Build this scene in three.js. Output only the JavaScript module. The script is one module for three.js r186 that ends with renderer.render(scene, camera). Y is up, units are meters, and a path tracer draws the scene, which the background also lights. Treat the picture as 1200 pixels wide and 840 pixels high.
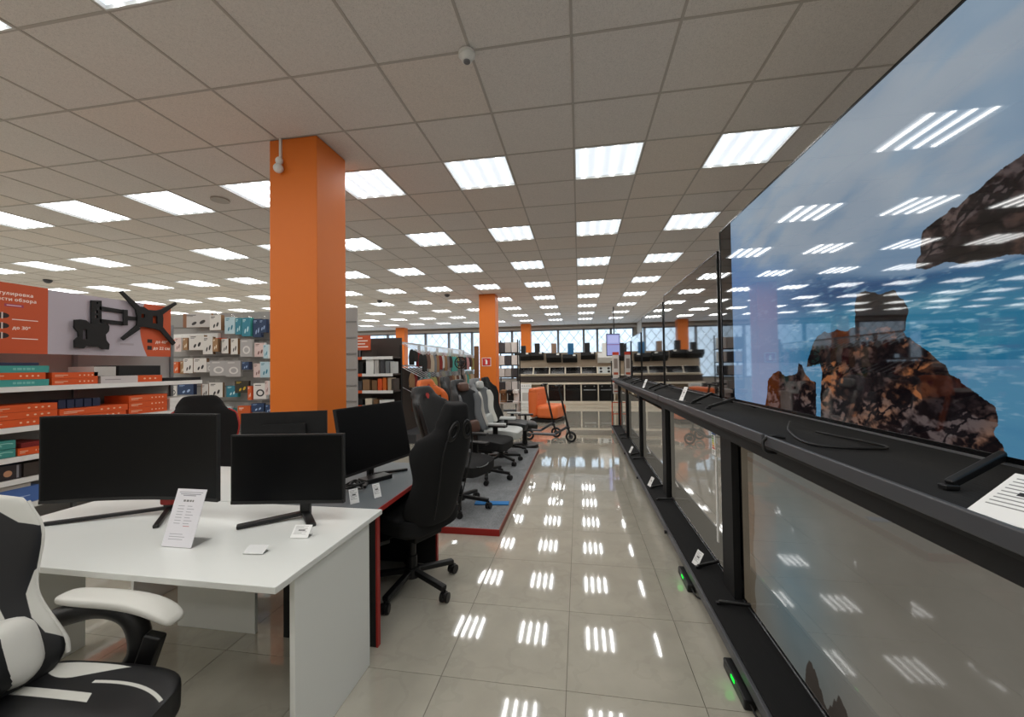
import * as THREE from 'three';
import { RoundedBoxGeometry } from 'three/addons/geometries/RoundedBoxGeometry.js';
import { mergeGeometries } from 'three/addons/utils/BufferGeometryUtils.js';
import { RectAreaLightUniformsLib } from 'three/addons/lights/RectAreaLightUniformsLib.js';

RectAreaLightUniformsLib.init();
const scene = new THREE.Scene();
const renderer = new THREE.WebGLRenderer({ antialias: true });
renderer.toneMapping = THREE.LinearToneMapping;
renderer.toneMappingExposure = 1.34;
renderer.shadowMap.enabled = true;

// ---------------------------------------------------------------- camera, sky, light levels
const FPX = 467.3, W = 1200, H = 840;
const camera = new THREE.PerspectiveCamera(2 * Math.atan(H / 2 / FPX) * 180 / Math.PI, W / H, 0.05, 120);
camera.position.set(0, 1.5, 0);
camera.rotation.set(0.0203, 0.1659, -0.0137, 'YXZ');
camera.updateMatrixWorld(true);
scene.add(camera);
scene.background = new THREE.Color().setRGB(0.94, 1.05, 1.18);   // overcast sky outside the windows
const TUBE = 17.5;                                                // radiance of a lamp tube
const CEIL = 3.388;

// ---------------------------------------------------------------- helpers
const rngs = (s) => () => { s = (s + 0x6d2b79f5) | 0; let t = Math.imul(s ^ (s >>> 15), 1 | s); t = (t + Math.imul(t ^ (t >>> 7), 61 | t)) ^ t; return ((t ^ (t >>> 14)) >>> 0) / 4294967296; };
const rnd = rngs(7);
const rr = (a, b) => a + (b - a) * rnd();
const ray = (px, py) => new THREE.Vector3((px - W / 2) / FPX, -(py - H / 2) / FPX, -1).applyQuaternion(camera.quaternion);
const onY = (px, py, y) => { const d = ray(px, py); return d.multiplyScalar((y - 1.5) / d.y).add(camera.position); };
const onX = (px, py, x) => { const d = ray(px, py); return d.multiplyScalar(x / d.x).add(camera.position); };
const onZ = (px, py, z) => { const d = ray(px, py); return d.multiplyScalar(z / d.z).add(camera.position); };
const taken = new Map();
function numbered(name) { const n = taken.get(name) || 0; taken.set(name, n + 1); return n ? name + '_' + String(n).padStart(3, '0') : name; }
function merge(list) {
  const gs = (Array.isArray(list) ? list : [list]).map((g) => {
    const q = g.index ? g.toNonIndexed() : g.clone();
    for (const k of Object.keys(q.attributes)) if (!['position', 'normal', 'uv'].includes(k)) q.deleteAttribute(k);
    return q;
  });
  return gs.length === 1 ? gs[0] : mergeGeometries(gs);
}
function part(name, geo, mat, parent) {
  const m = new THREE.Mesh(Array.isArray(geo) ? merge(geo) : geo, mat);
  m.name = name; m.castShadow = true; m.receiveShadow = true; parent.add(m); return m;
}
function thing(name, label, category, pos = [0, 0, 0], turn = 0, group) {
  const o = new THREE.Group(); o.name = numbered(name); o.position.set(...pos); o.rotation.y = turn;
  o.userData = { label, category }; if (group) o.userData.group = group; scene.add(o); return o;
}
function single(name, label, category, geo, mat, pos = [0, 0, 0], turn = 0, group) {
  const m = part(numbered(name), geo, mat, scene); m.position.set(...pos); m.rotation.y = turn;
  m.userData = { label, category }; if (group) m.userData.group = group; return m;
}
function struct(name, geo, mat, label) { const m = part(name, geo, mat, scene); m.userData = { kind: 'structure', label, category: name.split('_')[0] }; return m; }
function structGroup(name, label) { const o = new THREE.Group(); o.name = name; o.userData = { kind: 'structure', label, category: name.split('_')[0] }; scene.add(o); return o; }
function dup(o, pos, turn = 0, label) { const c = o.clone(); c.name = numbered(o.name.replace(/_\d+$/, '')); c.position.set(...pos); c.rotation.y = turn; c.userData = { ...o.userData }; if (label) c.userData.label = label; scene.add(c); return c; }
const box = (w, h, d, x = 0, y = 0, z = 0) => new THREE.BoxGeometry(w, h, d).translate(x, y, z);
const bx = (x0, x1, y0, y1, z0, z1) => box(Math.abs(x1 - x0), Math.abs(y1 - y0), Math.abs(z1 - z0), (x0 + x1) / 2, (y0 + y1) / 2, (z0 + z1) / 2);
const rbox = (w, h, d, r = 0.01, x = 0, y = 0, z = 0, s = 2) => new RoundedBoxGeometry(w, h, d, s, Math.min(r, w / 2.01, h / 2.01, d / 2.01)).translate(x, y, z);
const cyl = (r0, r1, h, x = 0, y = 0, z = 0, n = 18) => new THREE.CylinderGeometry(r0, r1, h, n).translate(x, y, z);
const V = (a) => new THREE.Vector3(...a);
function bar(a, b, r, n = 10, r1 = r) {
  const A = V(a), B = V(b), d = B.clone().sub(A), L = d.length();
  const g = new THREE.CylinderGeometry(r1, r, L, n); g.translate(0, L / 2, 0);
  g.applyQuaternion(new THREE.Quaternion().setFromUnitVectors(new THREE.Vector3(0, 1, 0), d.normalize())); return g.translate(...a);
}
function beam(a, b, w, h) {   // rectangular bar from a to b, h measured near the vertical
  const A = V(a), B = V(b), d = B.clone().sub(A), L = d.length();
  const g = rbox(w, h, L, Math.min(w, h) * 0.25, 0, 0, L / 2, 1);
  const m = new THREE.Matrix4().lookAt(B, A, Math.abs(d.y) / L > 0.98 ? new THREE.Vector3(1, 0, 0) : new THREE.Vector3(0, 1, 0)); g.applyMatrix4(m); return g.translate(...a);
}
const tube = (pts, r, seg = 40, n = 8, closed = false) => new THREE.TubeGeometry(new THREE.CatmullRomCurve3(pts.map(V), closed), seg, r, n, closed);
function extr(pts, depth, bevel = 0, hole) {
  const sh = pts instanceof THREE.Shape ? pts : new THREE.Shape(pts.map((p) => new THREE.Vector2(...p)));
  if (hole) for (const h of hole) sh.holes.push(new THREE.Path(h.map((p) => new THREE.Vector2(...p))));
  return new THREE.ExtrudeGeometry(sh, { depth, bevelEnabled: bevel > 0, bevelThickness: bevel, bevelSize: bevel, bevelSegments: 2, curveSegments: 12 });
}
// closed soft body: rings of a superellipse; f(v, x01, y01) -> [x, y, z, u, v]
function loft(nv, nu, f, sq = 0.6, sq2 = 0.6) {
  const P = [], U = [], I = [], sp = (t, k) => Math.sign(t) * Math.pow(Math.abs(t), k);
  for (let i = 0; i <= nv; i++) {
    const v = 0.5 - 0.5 * Math.cos(Math.PI * i / nv);
    for (let j = 0; j <= nu; j++) { const a = 2 * Math.PI * j / nu; const p = f(v, sp(Math.cos(a), sq), sp(Math.sin(a), sq2)); P.push(p[0], p[1], p[2]); U.push(p[3] ?? j / nu, p[4] ?? v); }
  }
  for (let i = 0; i < nv; i++) for (let j = 0; j < nu; j++) { const a = i * (nu + 1) + j, b = a + nu + 1; I.push(a, b, a + 1, b, b + 1, a + 1); }
  const g = new THREE.BufferGeometry(); g.setAttribute('position', new THREE.Float32BufferAttribute(P, 3)); g.setAttribute('uv', new THREE.Float32BufferAttribute(U, 2)); g.setIndex(I); g.computeVertexNormals(); return g;
}
const rnd1 = (v, p = 8) => Math.pow(Math.max(0, 1 - Math.pow(Math.abs(2 * v - 1), p)), 1 / p);
const lerpTab = (t, tab) => { for (let i = 1; i < tab.length; i++) if (t <= tab[i][0]) { const k = (t - tab[i - 1][0]) / (tab[i][0] - tab[i - 1][0]), s = k * k * (3 - 2 * k); return tab[i - 1][1] + (tab[i][1] - tab[i - 1][1]) * s; } return tab[tab.length - 1][1]; };
// noise
const hsh = (x, y) => { let h = Math.imul(x | 0, 374761393) + Math.imul(y | 0, 668265263); h = Math.imul(h ^ (h >>> 13), 1274126177); return ((h ^ (h >>> 16)) >>> 0) / 4294967296; };
const vn = (x, y) => { const i = Math.floor(x), j = Math.floor(y), a = x - i, b = y - j, u = a * a * (3 - 2 * a), w = b * b * (3 - 2 * b); return (hsh(i, j) * (1 - u) + hsh(i + 1, j) * u) * (1 - w) + (hsh(i, j + 1) * (1 - u) + hsh(i + 1, j + 1) * u) * w; };
const fbm = (x, y, o = 4) => { let s = 0, a = 0.5; for (let i = 0; i < o; i++) { s += a * vn(x, y); x = x * 2.03 + 17; y = y * 2.03 + 9; a *= 0.5; } return s; };
function dataTex(w, h, f, srgb = true, rep) {
  const d = new Uint8Array(w * h * 4);
  for (let y = 0; y < h; y++) for (let x = 0; x < w; x++) { const c = f(x / w, y / h), i = (y * w + x) * 4; d[i] = Math.max(0, Math.min(255, c[0])); d[i + 1] = Math.max(0, Math.min(255, c[1])); d[i + 2] = Math.max(0, Math.min(255, c[2])); d[i + 3] = 255; }
  const t = new THREE.DataTexture(d, w, h); t.magFilter = THREE.LinearFilter; t.wrapS = t.wrapT = THREE.RepeatWrapping; if (srgb) t.colorSpace = THREE.SRGBColorSpace; if (rep) t.repeat.set(...rep); t.needsUpdate = true; return t;
}
function canvasTex(w, h, draw) { const c = document.createElement('canvas'); c.width = w; c.height = h; const g = c.getContext('2d'); draw(g, w, h); const t = new THREE.CanvasTexture(c); t.colorSpace = THREE.SRGBColorSpace; return t; }
const M = (color, roughness = 0.6, o = {}) => new THREE.MeshPhysicalMaterial({ color, roughness, metalness: 0, ...o });
// ---------------------------------------------------------------- materials
const speck = dataTex(256, 256, (u, v) => { const n = 236 + 16 * fbm(u * 60, v * 60, 2) - (hsh(u * 256, v * 256) > 0.93 ? 34 : 0); return [n, n, n]; });
const fabricBump = dataTex(128, 128, (u, v) => { const n = 128 + 60 * Math.sin(u * 402) * Math.sin(v * 402) + 60 * (hsh(u * 128, v * 128) - 0.5); return [n, n, n]; }, false, [6, 6]);
const carpetTex = dataTex(256, 256, (u, v) => { const n = 200 + 50 * (hsh(u * 256, v * 256) - 0.5) + 40 * (fbm(u * 20, v * 20) - 0.5); return [n, n, n]; }, true, [1.5, 1.5]);
const K = {
  ceil: M(0xefe9e4, 0.9, { map: speck }), ceilWarm: M(0xf1e8e0, 0.9, { map: speck }), tbar: M(0xb9b2ab, 0.6), slab: M(0x6d6a66, 0.9), fixture: M(0xd8d8d6, 0.4),
  lampPanel: new THREE.MeshStandardMaterial({ color: 0xe8eef0, roughness: 0.5, emissive: 0xeaf4ff, emissiveIntensity: 0.55 }),
  lampTube: new THREE.MeshStandardMaterial({ color: 0xffffff, roughness: 0.4, emissive: 0xffffff, emissiveIntensity: 2.2 }),
  wall: M(0xcfcac2, 0.85), header: M(0x9d9890, 0.7), mullion: M(0x7d838a, 0.5), grout: M(0x6f6a60, 0.9),
  orange: M(0xe0731a, 0.55), white: M(0xe6e8e4, 0.35), whiteM: M(0xe9e9e6, 0.45), shade: M(0xd9d2c8, 0.6),
  black: M(0x0b0b0c, 0.45), blackG: M(0x08080a, 0.22), blackM: M(0x0c0c0d, 0.7), blackFab: M(0x0d0d0e, 0.95, { bumpMap: fabricBump, bumpScale: 0.0008 }), blackLeather: M(0x0c0d0e, 0.5),
  carpet: M(0x131314, 1, { map: carpetTex, bumpMap: carpetTex, bumpScale: 0.002 }), greyMetal: M(0x8b8d90, 0.4, { metalness: 0.7 }), steel: M(0xb8bbbe, 0.28, { metalness: 0.9 }), rail: M(0x434448, 0.45),
  red: M(0xa32018, 0.5), redFab: M(0x7a1a16, 0.8), deskGrey: M(0x5d6468, 0.5), podium: M(0xa5a9ac, 0.85, { map: carpetTex }), cable: M(0x0a0a0a, 0.5),
  screen: M(0x040507, 0.34, { ior: 1.4, specularIntensity: 0.5 }), screenTv: M(0x08090b, 0.03, { ior: 2.2, clearcoat: 1, clearcoatRoughness: 0.03 }), orangeLeather: M(0xe3743c, 0.42), silverL: M(0xb9bcba, 0.5), whiteL: M(0xdad9d2, 0.42), greyL: M(0x6e7275, 0.5), darkGreyL: M(0x1f2225, 0.55), brownL: M(0x5a3b2e, 0.5), orangeL: M(0xd2641c, 0.5),
  shelf: M(0xdcdad5, 0.5), peg: M(0x9d9a97, 0.7), pegLine: M(0x7d7a78, 0.6), kraft: M(0x8d6b4c, 0.8), beige: M(0xb3a28d, 0.7), wood: M(0x7a5a3c, 0.65), beigeL: M(0xd8cdbb, 0.6), darkBand: M(0x3a312c, 0.6), teal: M(0x3f9a93, 0.6), blueBox: M(0x4a6fae, 0.6), navy: M(0x24314f, 0.6), orangeBox: M(0xd9541e, 0.6), orangeBox2: M(0xc74c1e, 0.6), greyBox: M(0xbab7b3, 0.6), hob: M(0x0c0b0b, 0.15), oven: M(0x0d0d0e, 0.2), hoodBlue: M(0x17608f, 0.4), hoodBrown: M(0x8a705c, 0.5),
  green: new THREE.MeshStandardMaterial({ color: 0x0a3010, emissive: 0x10ff40, emissiveIntensity: 1.0 }), clear: M(0xffffff, 0.05, { transmission: 1, thickness: 0 }), glass: M(0xf4fbff, 0.02, { transmission: 1, thickness: 0, specularIntensity: 0.15 }), beadMirror: M(0xe8eaea, 0.06, { clearcoat: 1 }),
};
// ---------------------------------------------------------------- ROOM
const X0 = -15.2, X1 = 2.6, Z0 = 4.2, Z1 = -18.6;
const frus = new THREE.Frustum().setFromProjectionMatrix(new THREE.Matrix4().multiplyMatrices(camera.projectionMatrix, camera.matrixWorldInverse));
function tileField(parent, name, cells, geo, mats, y, restMat) {
  const seen = [], rest = [];
  for (const c of cells) { const p = new THREE.Vector3(c[0], y, c[1]); c[2] = p.distanceTo(camera.position); (frus.intersectsSphere(new THREE.Sphere(p, 0.3)) ? seen : rest).push(c); }
  seen.sort((a, b) => a[2] - b[2]);
  seen.slice(0, 300).forEach((c, i) => { const m = part(name, geo, mats[Math.floor(hsh(c[0] * 100, c[1] * 100) * mats.length)], parent); m.position.set(c[0], y, c[1]); });
  const others = seen.slice(300).concat(rest);
  const m = part(name + '_field', merge(others.map((c) => geo.clone().translate(c[0], y, c[1]))), restMat, parent); m.userData = { kind: 'stuff' };
}
{ // floor of polished tiles
  const f = structGroup('floor', 'polished beige porcelain tile floor');
  part('subfloor', bx(X0 - 0.2, X1 + 0.2, -0.2, -0.006, Z1 - 0.3, Z0 + 0.2), K.grout, f);
  const s = 0.6035, cells = [];
  for (let i = Math.ceil((X0 + 0.686) / s) - 1; -0.686 + i * s < X1; i++) for (let j = -12; 1.884 + j * s < -Z1; j++) { const x = -0.686 + (i + 0.5) * s, z = -(1.884 + (j + 0.5) * s); if (z < Z0 && x > X0 - 0.2) cells.push([x, z]); }
  const mk = (k) => { const t = dataTex(256, 256, (u, v) => { const a = fbm(u * 5 + k * 13, v * 5 + k * 7, 5), b = Math.abs(fbm(u * 3 + k * 3 + 40, v * 3 + 5, 4) - 0.5) * 2; const g = 1 + (a - 0.48) * 0.09 - (b < 0.06 ? 0.02 : 0); return [184 * g, 179 * g, 165 * g]; }); return M(0xffffff, 0.055, { map: t, ior: 1.5, clearcoat: 0.85, clearcoatRoughness: 0.03 }); };
  const mats = [0, 1, 2, 3].map(mk);
  tileField(f, 'floor_tile', cells, box(s - 0.003, 0.012, s - 0.003, 0, -0.006, 0), mats, 0, mats[0]);
}
const LIGHTS = [];
for (let v of [-10, -7, -4, 0, 3, 6, 9, 12, 15, 18, 21]) for (let u = -24; u <= 2; u += 2) {
  if (v === 3 && u === -12) continue;
  LIGHTS.push([-0.011 + 0.6 * (u + 0.5), -3.48 - 0.6 * (v + 0.5), u, v]);
}
{ // ceiling grid
  const c = structGroup('ceiling', 'suspended ceiling of speckled square tiles');
  part('slab', bx(X0 - 0.2, X1 + 0.2, CEIL + 0.12, CEIL + 0.32, Z1 - 0.3, Z0 + 0.2), K.slab, c);
  const lit = new Set(LIGHTS.map((l) => l[2] + ',' + l[3])), cells = [];
  for (let u = -26; u <= 4; u++) for (let v = -13; v <= 25; v++) { const x = -0.011 + 0.6 * (u + 0.5), z = -3.48 - 0.6 * (v + 0.5); if (x > X0 - 0.25 && x < X1 + 0.25 && z > Z1 - 0.25 && z < Z0 + 0.25 && !lit.has(u + ',' + v)) cells.push([x, z]); }
  tileField(c, 'ceiling_tile', cells, box(0.588, 0.015, 0.588, 0, 0.0135, 0), [K.ceil, K.ceil, K.ceilWarm], CEIL, K.ceil);
  for (let u = -25; u <= 4; u++) { const x = -0.011 + 0.6 * u; part('ceiling_rail', bx(x - 0.008, x + 0.008, CEIL + 0.002, CEIL + 0.03, Z1, Z0), K.tbar, c); }
  for (let v = -12; v <= 25; v++) { const z = -3.48 - 0.6 * v; if (z > Z1) part('ceiling_rail', bx(X0, X1, CEIL + 0.003, CEIL + 0.03, z - 0.008, z + 0.008), K.tbar, c); }
}
{ // lamps: recessed panels, four tubes each
  const proto = thing('ceiling_light', 'recessed square ceiling light with four white tubes', 'ceiling light', [0, 0, 0], 0, 'ceiling lights in rows across the tiled ceiling');
  part('frame', [bx(-0.292, 0.292, 0.0, 0.06, -0.296, -0.286), bx(-0.292, 0.292, 0.0, 0.06, 0.286, 0.296), bx(-0.296, -0.286, 0.0, 0.06, -0.296, 0.296), bx(0.286, 0.296, 0.0, 0.06, -0.296, 0.296), bx(-0.296, 0.296, 0.055, 0.06, -0.296, 0.296)], K.fixture, proto);
  part('diffuser', bx(-0.286, 0.286, 0.022, 0.026, -0.286, 0.286), K.lampPanel, proto);
  const tg = bx(-0.016, 0.016, 0.008, 0.021, -0.28, 0.28);
  const TX = [-0.21, -0.07, 0.07, 0.21];
  for (const x of TX) { const t = part('lamp_tube', tg, K.lampTube, proto); t.position.x = x; }
  LIGHTS.forEach(([x, z, u, v], i) => {
    const o = i ? dup(proto, [x, CEIL, z]) : proto; o.position.set(x, CEIL, z);
    for (const tx of TX) {
      const l = new THREE.RectAreaLight(0xffffff, TUBE, 0.034, 0.56); l.color.setRGB(1, 0.985, 0.95);
      l.position.set(x + tx, CEIL + 0.004, z); l.rotation.x = -Math.PI / 2; l.castShadow = true; scene.add(l);
    }
  });
}
{ // walls
  struct('wall_right', bx(X1, X1 + 0.15, 0, CEIL + 0.12, Z1 - 0.25, Z0), K.wall, 'plain light wall behind the television rack');
  struct('wall_left', bx(X0 - 0.15, X0, 0, CEIL + 0.12, Z1 - 0.25, Z0), K.wall, 'plain light wall at the far left end of the shop');
  struct('wall_front', bx(X0 - 0.15, X1 + 0.15, 0, CEIL + 0.12, Z0, Z0 + 0.15), K.wall, 'plain wall behind the viewer');
  struct('wall_back', [bx(X0, X1, 0, 0.9, Z1 - 0.25, Z1), bx(X0, X1, 3.2, CEIL + 0.12, Z1 - 0.25, Z1), bx(X0, -14.6, 0.9, 3.2, Z1 - 0.25, Z1), bx(2.45, X1, 0.9, 3.2, Z1 - 0.25, Z1)], K.header, 'far wall with a long band of windows under a grey header');
  const ms = [-14.6, -12.9, -11.2, -9.4, -7.41, -6.22, -5.67, -5.06, -3.1, -0.93, 0.24, 0.85, 1.46, 2.45];
  for (let i = 0; i + 1 < ms.length; i++) {
    const a = ms[i], b = ms[i + 1], w = structGroup('window_' + (i + 1), 'window pane with a white diamond grille in the far wall');
    part('window_frame', [bx(a, a + 0.05, 0.9, 3.2, Z1 - 0.1, Z1 + 0.02), bx(b - 0.05, b, 0.9, 3.2, Z1 - 0.1, Z1 + 0.02), bx(a, b, 0.9, 0.96, Z1 - 0.1, Z1 + 0.02), bx(a, b, 3.14, 3.2, Z1 - 0.1, Z1 + 0.02)], K.mullion, w);
    part('pane', bx(a + 0.05, b - 0.05, 0.96, 3.14, Z1 - 0.055, Z1 - 0.05), K.glass, w);
    const gr = [], st = 0.42, hh = 2.18, w0 = a + 0.05, w1 = b - 0.05;
    for (const sgn of [1, -1]) for (let s = Math.floor((w0 - 3) / st) * st; s < w1 + 3; s += st) {   // diagonal bars clipped to the pane
      let t0 = 0, t1 = hh; const xa = (t) => s + sgn * t * 0.8;
      const lo = sgn > 0 ? (w0 - s) / 0.8 : (s - w1) / 0.8, hi = sgn > 0 ? (w1 - s) / 0.8 : (s - w0) / 0.8; t0 = Math.max(t0, lo); t1 = Math.min(t1, hi);
      if (t1 - t0 > 0.05) gr.push(bar([xa(t0), 0.96 + t0, Z1 - 0.2], [xa(t1), 0.96 + t1, Z1 - 0.2], 0.011, 4));
    }
    const g = part('grille', gr, K.whiteM, w); g.userData = { kind: 'stuff' };
  }
  struct('trim_1', [bx(X0, X1, 3.2, 3.3, Z1, Z1 + 0.06)], K.tbar, 'grey header strip above the far windows');
}
{ // orange pillars
  const list = [[-2.27, -3.08, 'tall orange square pillar rising behind the monitors'], [-2.32, -10.25, 'orange square pillar with a red extinguisher sign'], [-2.31, -17.75, 'orange pillar in front of the windows behind the cooker hoods'], [-8.25, -17.75, 'orange pillar in front of the windows behind the hook display']];
  list.forEach(([x, z, l], i) => { const m = part('pillar' + (i ? '_00' + i : ''), rbox(0.43, CEIL, 0.4, 0.006, x, CEIL / 2, z, 1), K.orange, scene); m.userData = { kind: 'structure', label: l, category: 'pillar' }; });
  const s = thing('motion_sensor', 'white round sensor on a conduit high on the orange pillar', 'sensor', [-2.375, 3.388, -2.876]);
  part('conduit', bx(-0.008, 0.008, -0.24, 0, -0.004, 0.014), K.whiteM, s); part('housing', new THREE.SphereGeometry(0.03, 16, 12).scale(1, 1.1, 0.9).translate(0, -0.19, 0.02), K.whiteM, s); part('lens', new THREE.SphereGeometry(0.038, 16, 12).translate(0, -0.255, 0.03), K.whiteM, s);
  const d = thing('smoke_detector', 'white round smoke detector on the ceiling', 'smoke detector', [onY(547, 62, CEIL).x, CEIL, onY(547, 62, CEIL).z]);
  part('base', cyl(0.05, 0.05, 0.02, 0, -0.01, 0, 24), K.whiteM, d); part('chamber', cyl(0.045, 0.03, 0.03, 0, -0.035, 0, 24), K.whiteM, d); part('cap', cyl(0.02, 0.02, 0.008, 0, -0.054, 0, 18), K.greyMetal, d);
  for (const [px, py] of [[56, 328], [445, 352], [524, 345]]) { const p = onY(px, py, CEIL); single('ceiling_sensor', 'small dark dome sensor on the ceiling', 'sensor', new THREE.SphereGeometry(0.07, 14, 10, 0, 6.3, 0, 1.57).rotateX(Math.PI), K.rail, [p.x, CEIL, p.z], 0, 'dark dome sensors on the ceiling'); }
  const sp = onY(258, 234, CEIL); single('ceiling_speaker', 'round grey speaker grille flush in the ceiling', 'speaker', cyl(0.09, 0.09, 0.012, 0, -0.006, 0, 24), K.tbar, [sp.x, CEIL, sp.z]);
  const tx = canvasTex(128, 128, (g) => { g.fillStyle = '#e9e4df'; g.fillRect(0, 0, 128, 128); g.fillStyle = '#c3251f'; g.fillRect(8, 8, 112, 112); g.fillStyle = '#fff'; g.fillRect(52, 44, 26, 56); g.fillRect(58, 28, 12, 14); g.fillRect(40, 32, 22, 7); });
  single('extinguisher_sign', 'small red square sign with a white extinguisher symbol on orange pillar', 'sign', box(0.24, 0.22, 0.006), M(0xffffff, 0.5, { map: tx }), [onZ(570, 424, -10.04).x, onZ(570, 424, -10.04).y, -10.045]);
}
// ---------------------------------------------------------------- TELEVISION RACK along the right side
const RZ0 = 0.6, RZ1 = -9.5, RX = 0.74;      // rack runs from beside the viewer to RZ1
{
  const r = thing('television_rack', 'long black two-tier television rack with carpeted shelves and grey edge rails', 'display rack', [0, 0, 0]);
  part('lower_shelf', [rbox(0.62, 0.05, RZ0 - RZ1, 0.008, 0.725 + 0.31, 0.095, (RZ0 + RZ1) / 2)], K.carpet, r);
  part('lower_edge', [rbox(0.02, 0.05, RZ0 - RZ1, 0.006, 0.715, 0.095, (RZ0 + RZ1) / 2)], K.rail, r);
  part('plinth', bx(0.8, 1.33, 0, 0.07, RZ1 + 0.03, RZ0), K.black, r);
  part('upper_shelf', [rbox(0.60, 0.05, RZ0 - RZ1, 0.008, RX + 0.02 + 0.30, 1.172, (RZ0 + RZ1) / 2)], K.carpet, r);
  part('shelf_lip', bx(RX + 0.012, RX + 0.02, 1.15, 1.204, RZ1, RZ0), K.black, r);
  part('valance', bx(0.8, 0.83, 1.08, 1.147, RZ1, RZ0), K.blackM, r);
  for (const [a, b] of [[0.55, -1.78], [-1.8, -3.98], [-4.0, -6.2], [-6.22, -7.8], [-7.82, -9.48]]) part('edge_rail', rbox(0.014, 0.044, a - b, 0.005, RX + 0.006, 1.186, (a + b) / 2), K.rail, r);
  for (const [z, t] of [[0.4, 0.09], [-2.63, 0.09], [-4.45, 0.085], [-6.2, 0.04], [-7.9, 0.05], [-9.44, 0.04]]) part('post', bx(0.875, 0.915, 0.12, 1.147, z - t, z + t), K.blackM, r);
  part('back_panel', bx(1.3, 1.33, 0.07, 1.15, RZ1, RZ0), K.blackM, r);
  part('rear_post', [bx(1.28, 1.33, 1.197, 1.25, RZ1, RZ0)], K.blackM, r);
}
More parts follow.
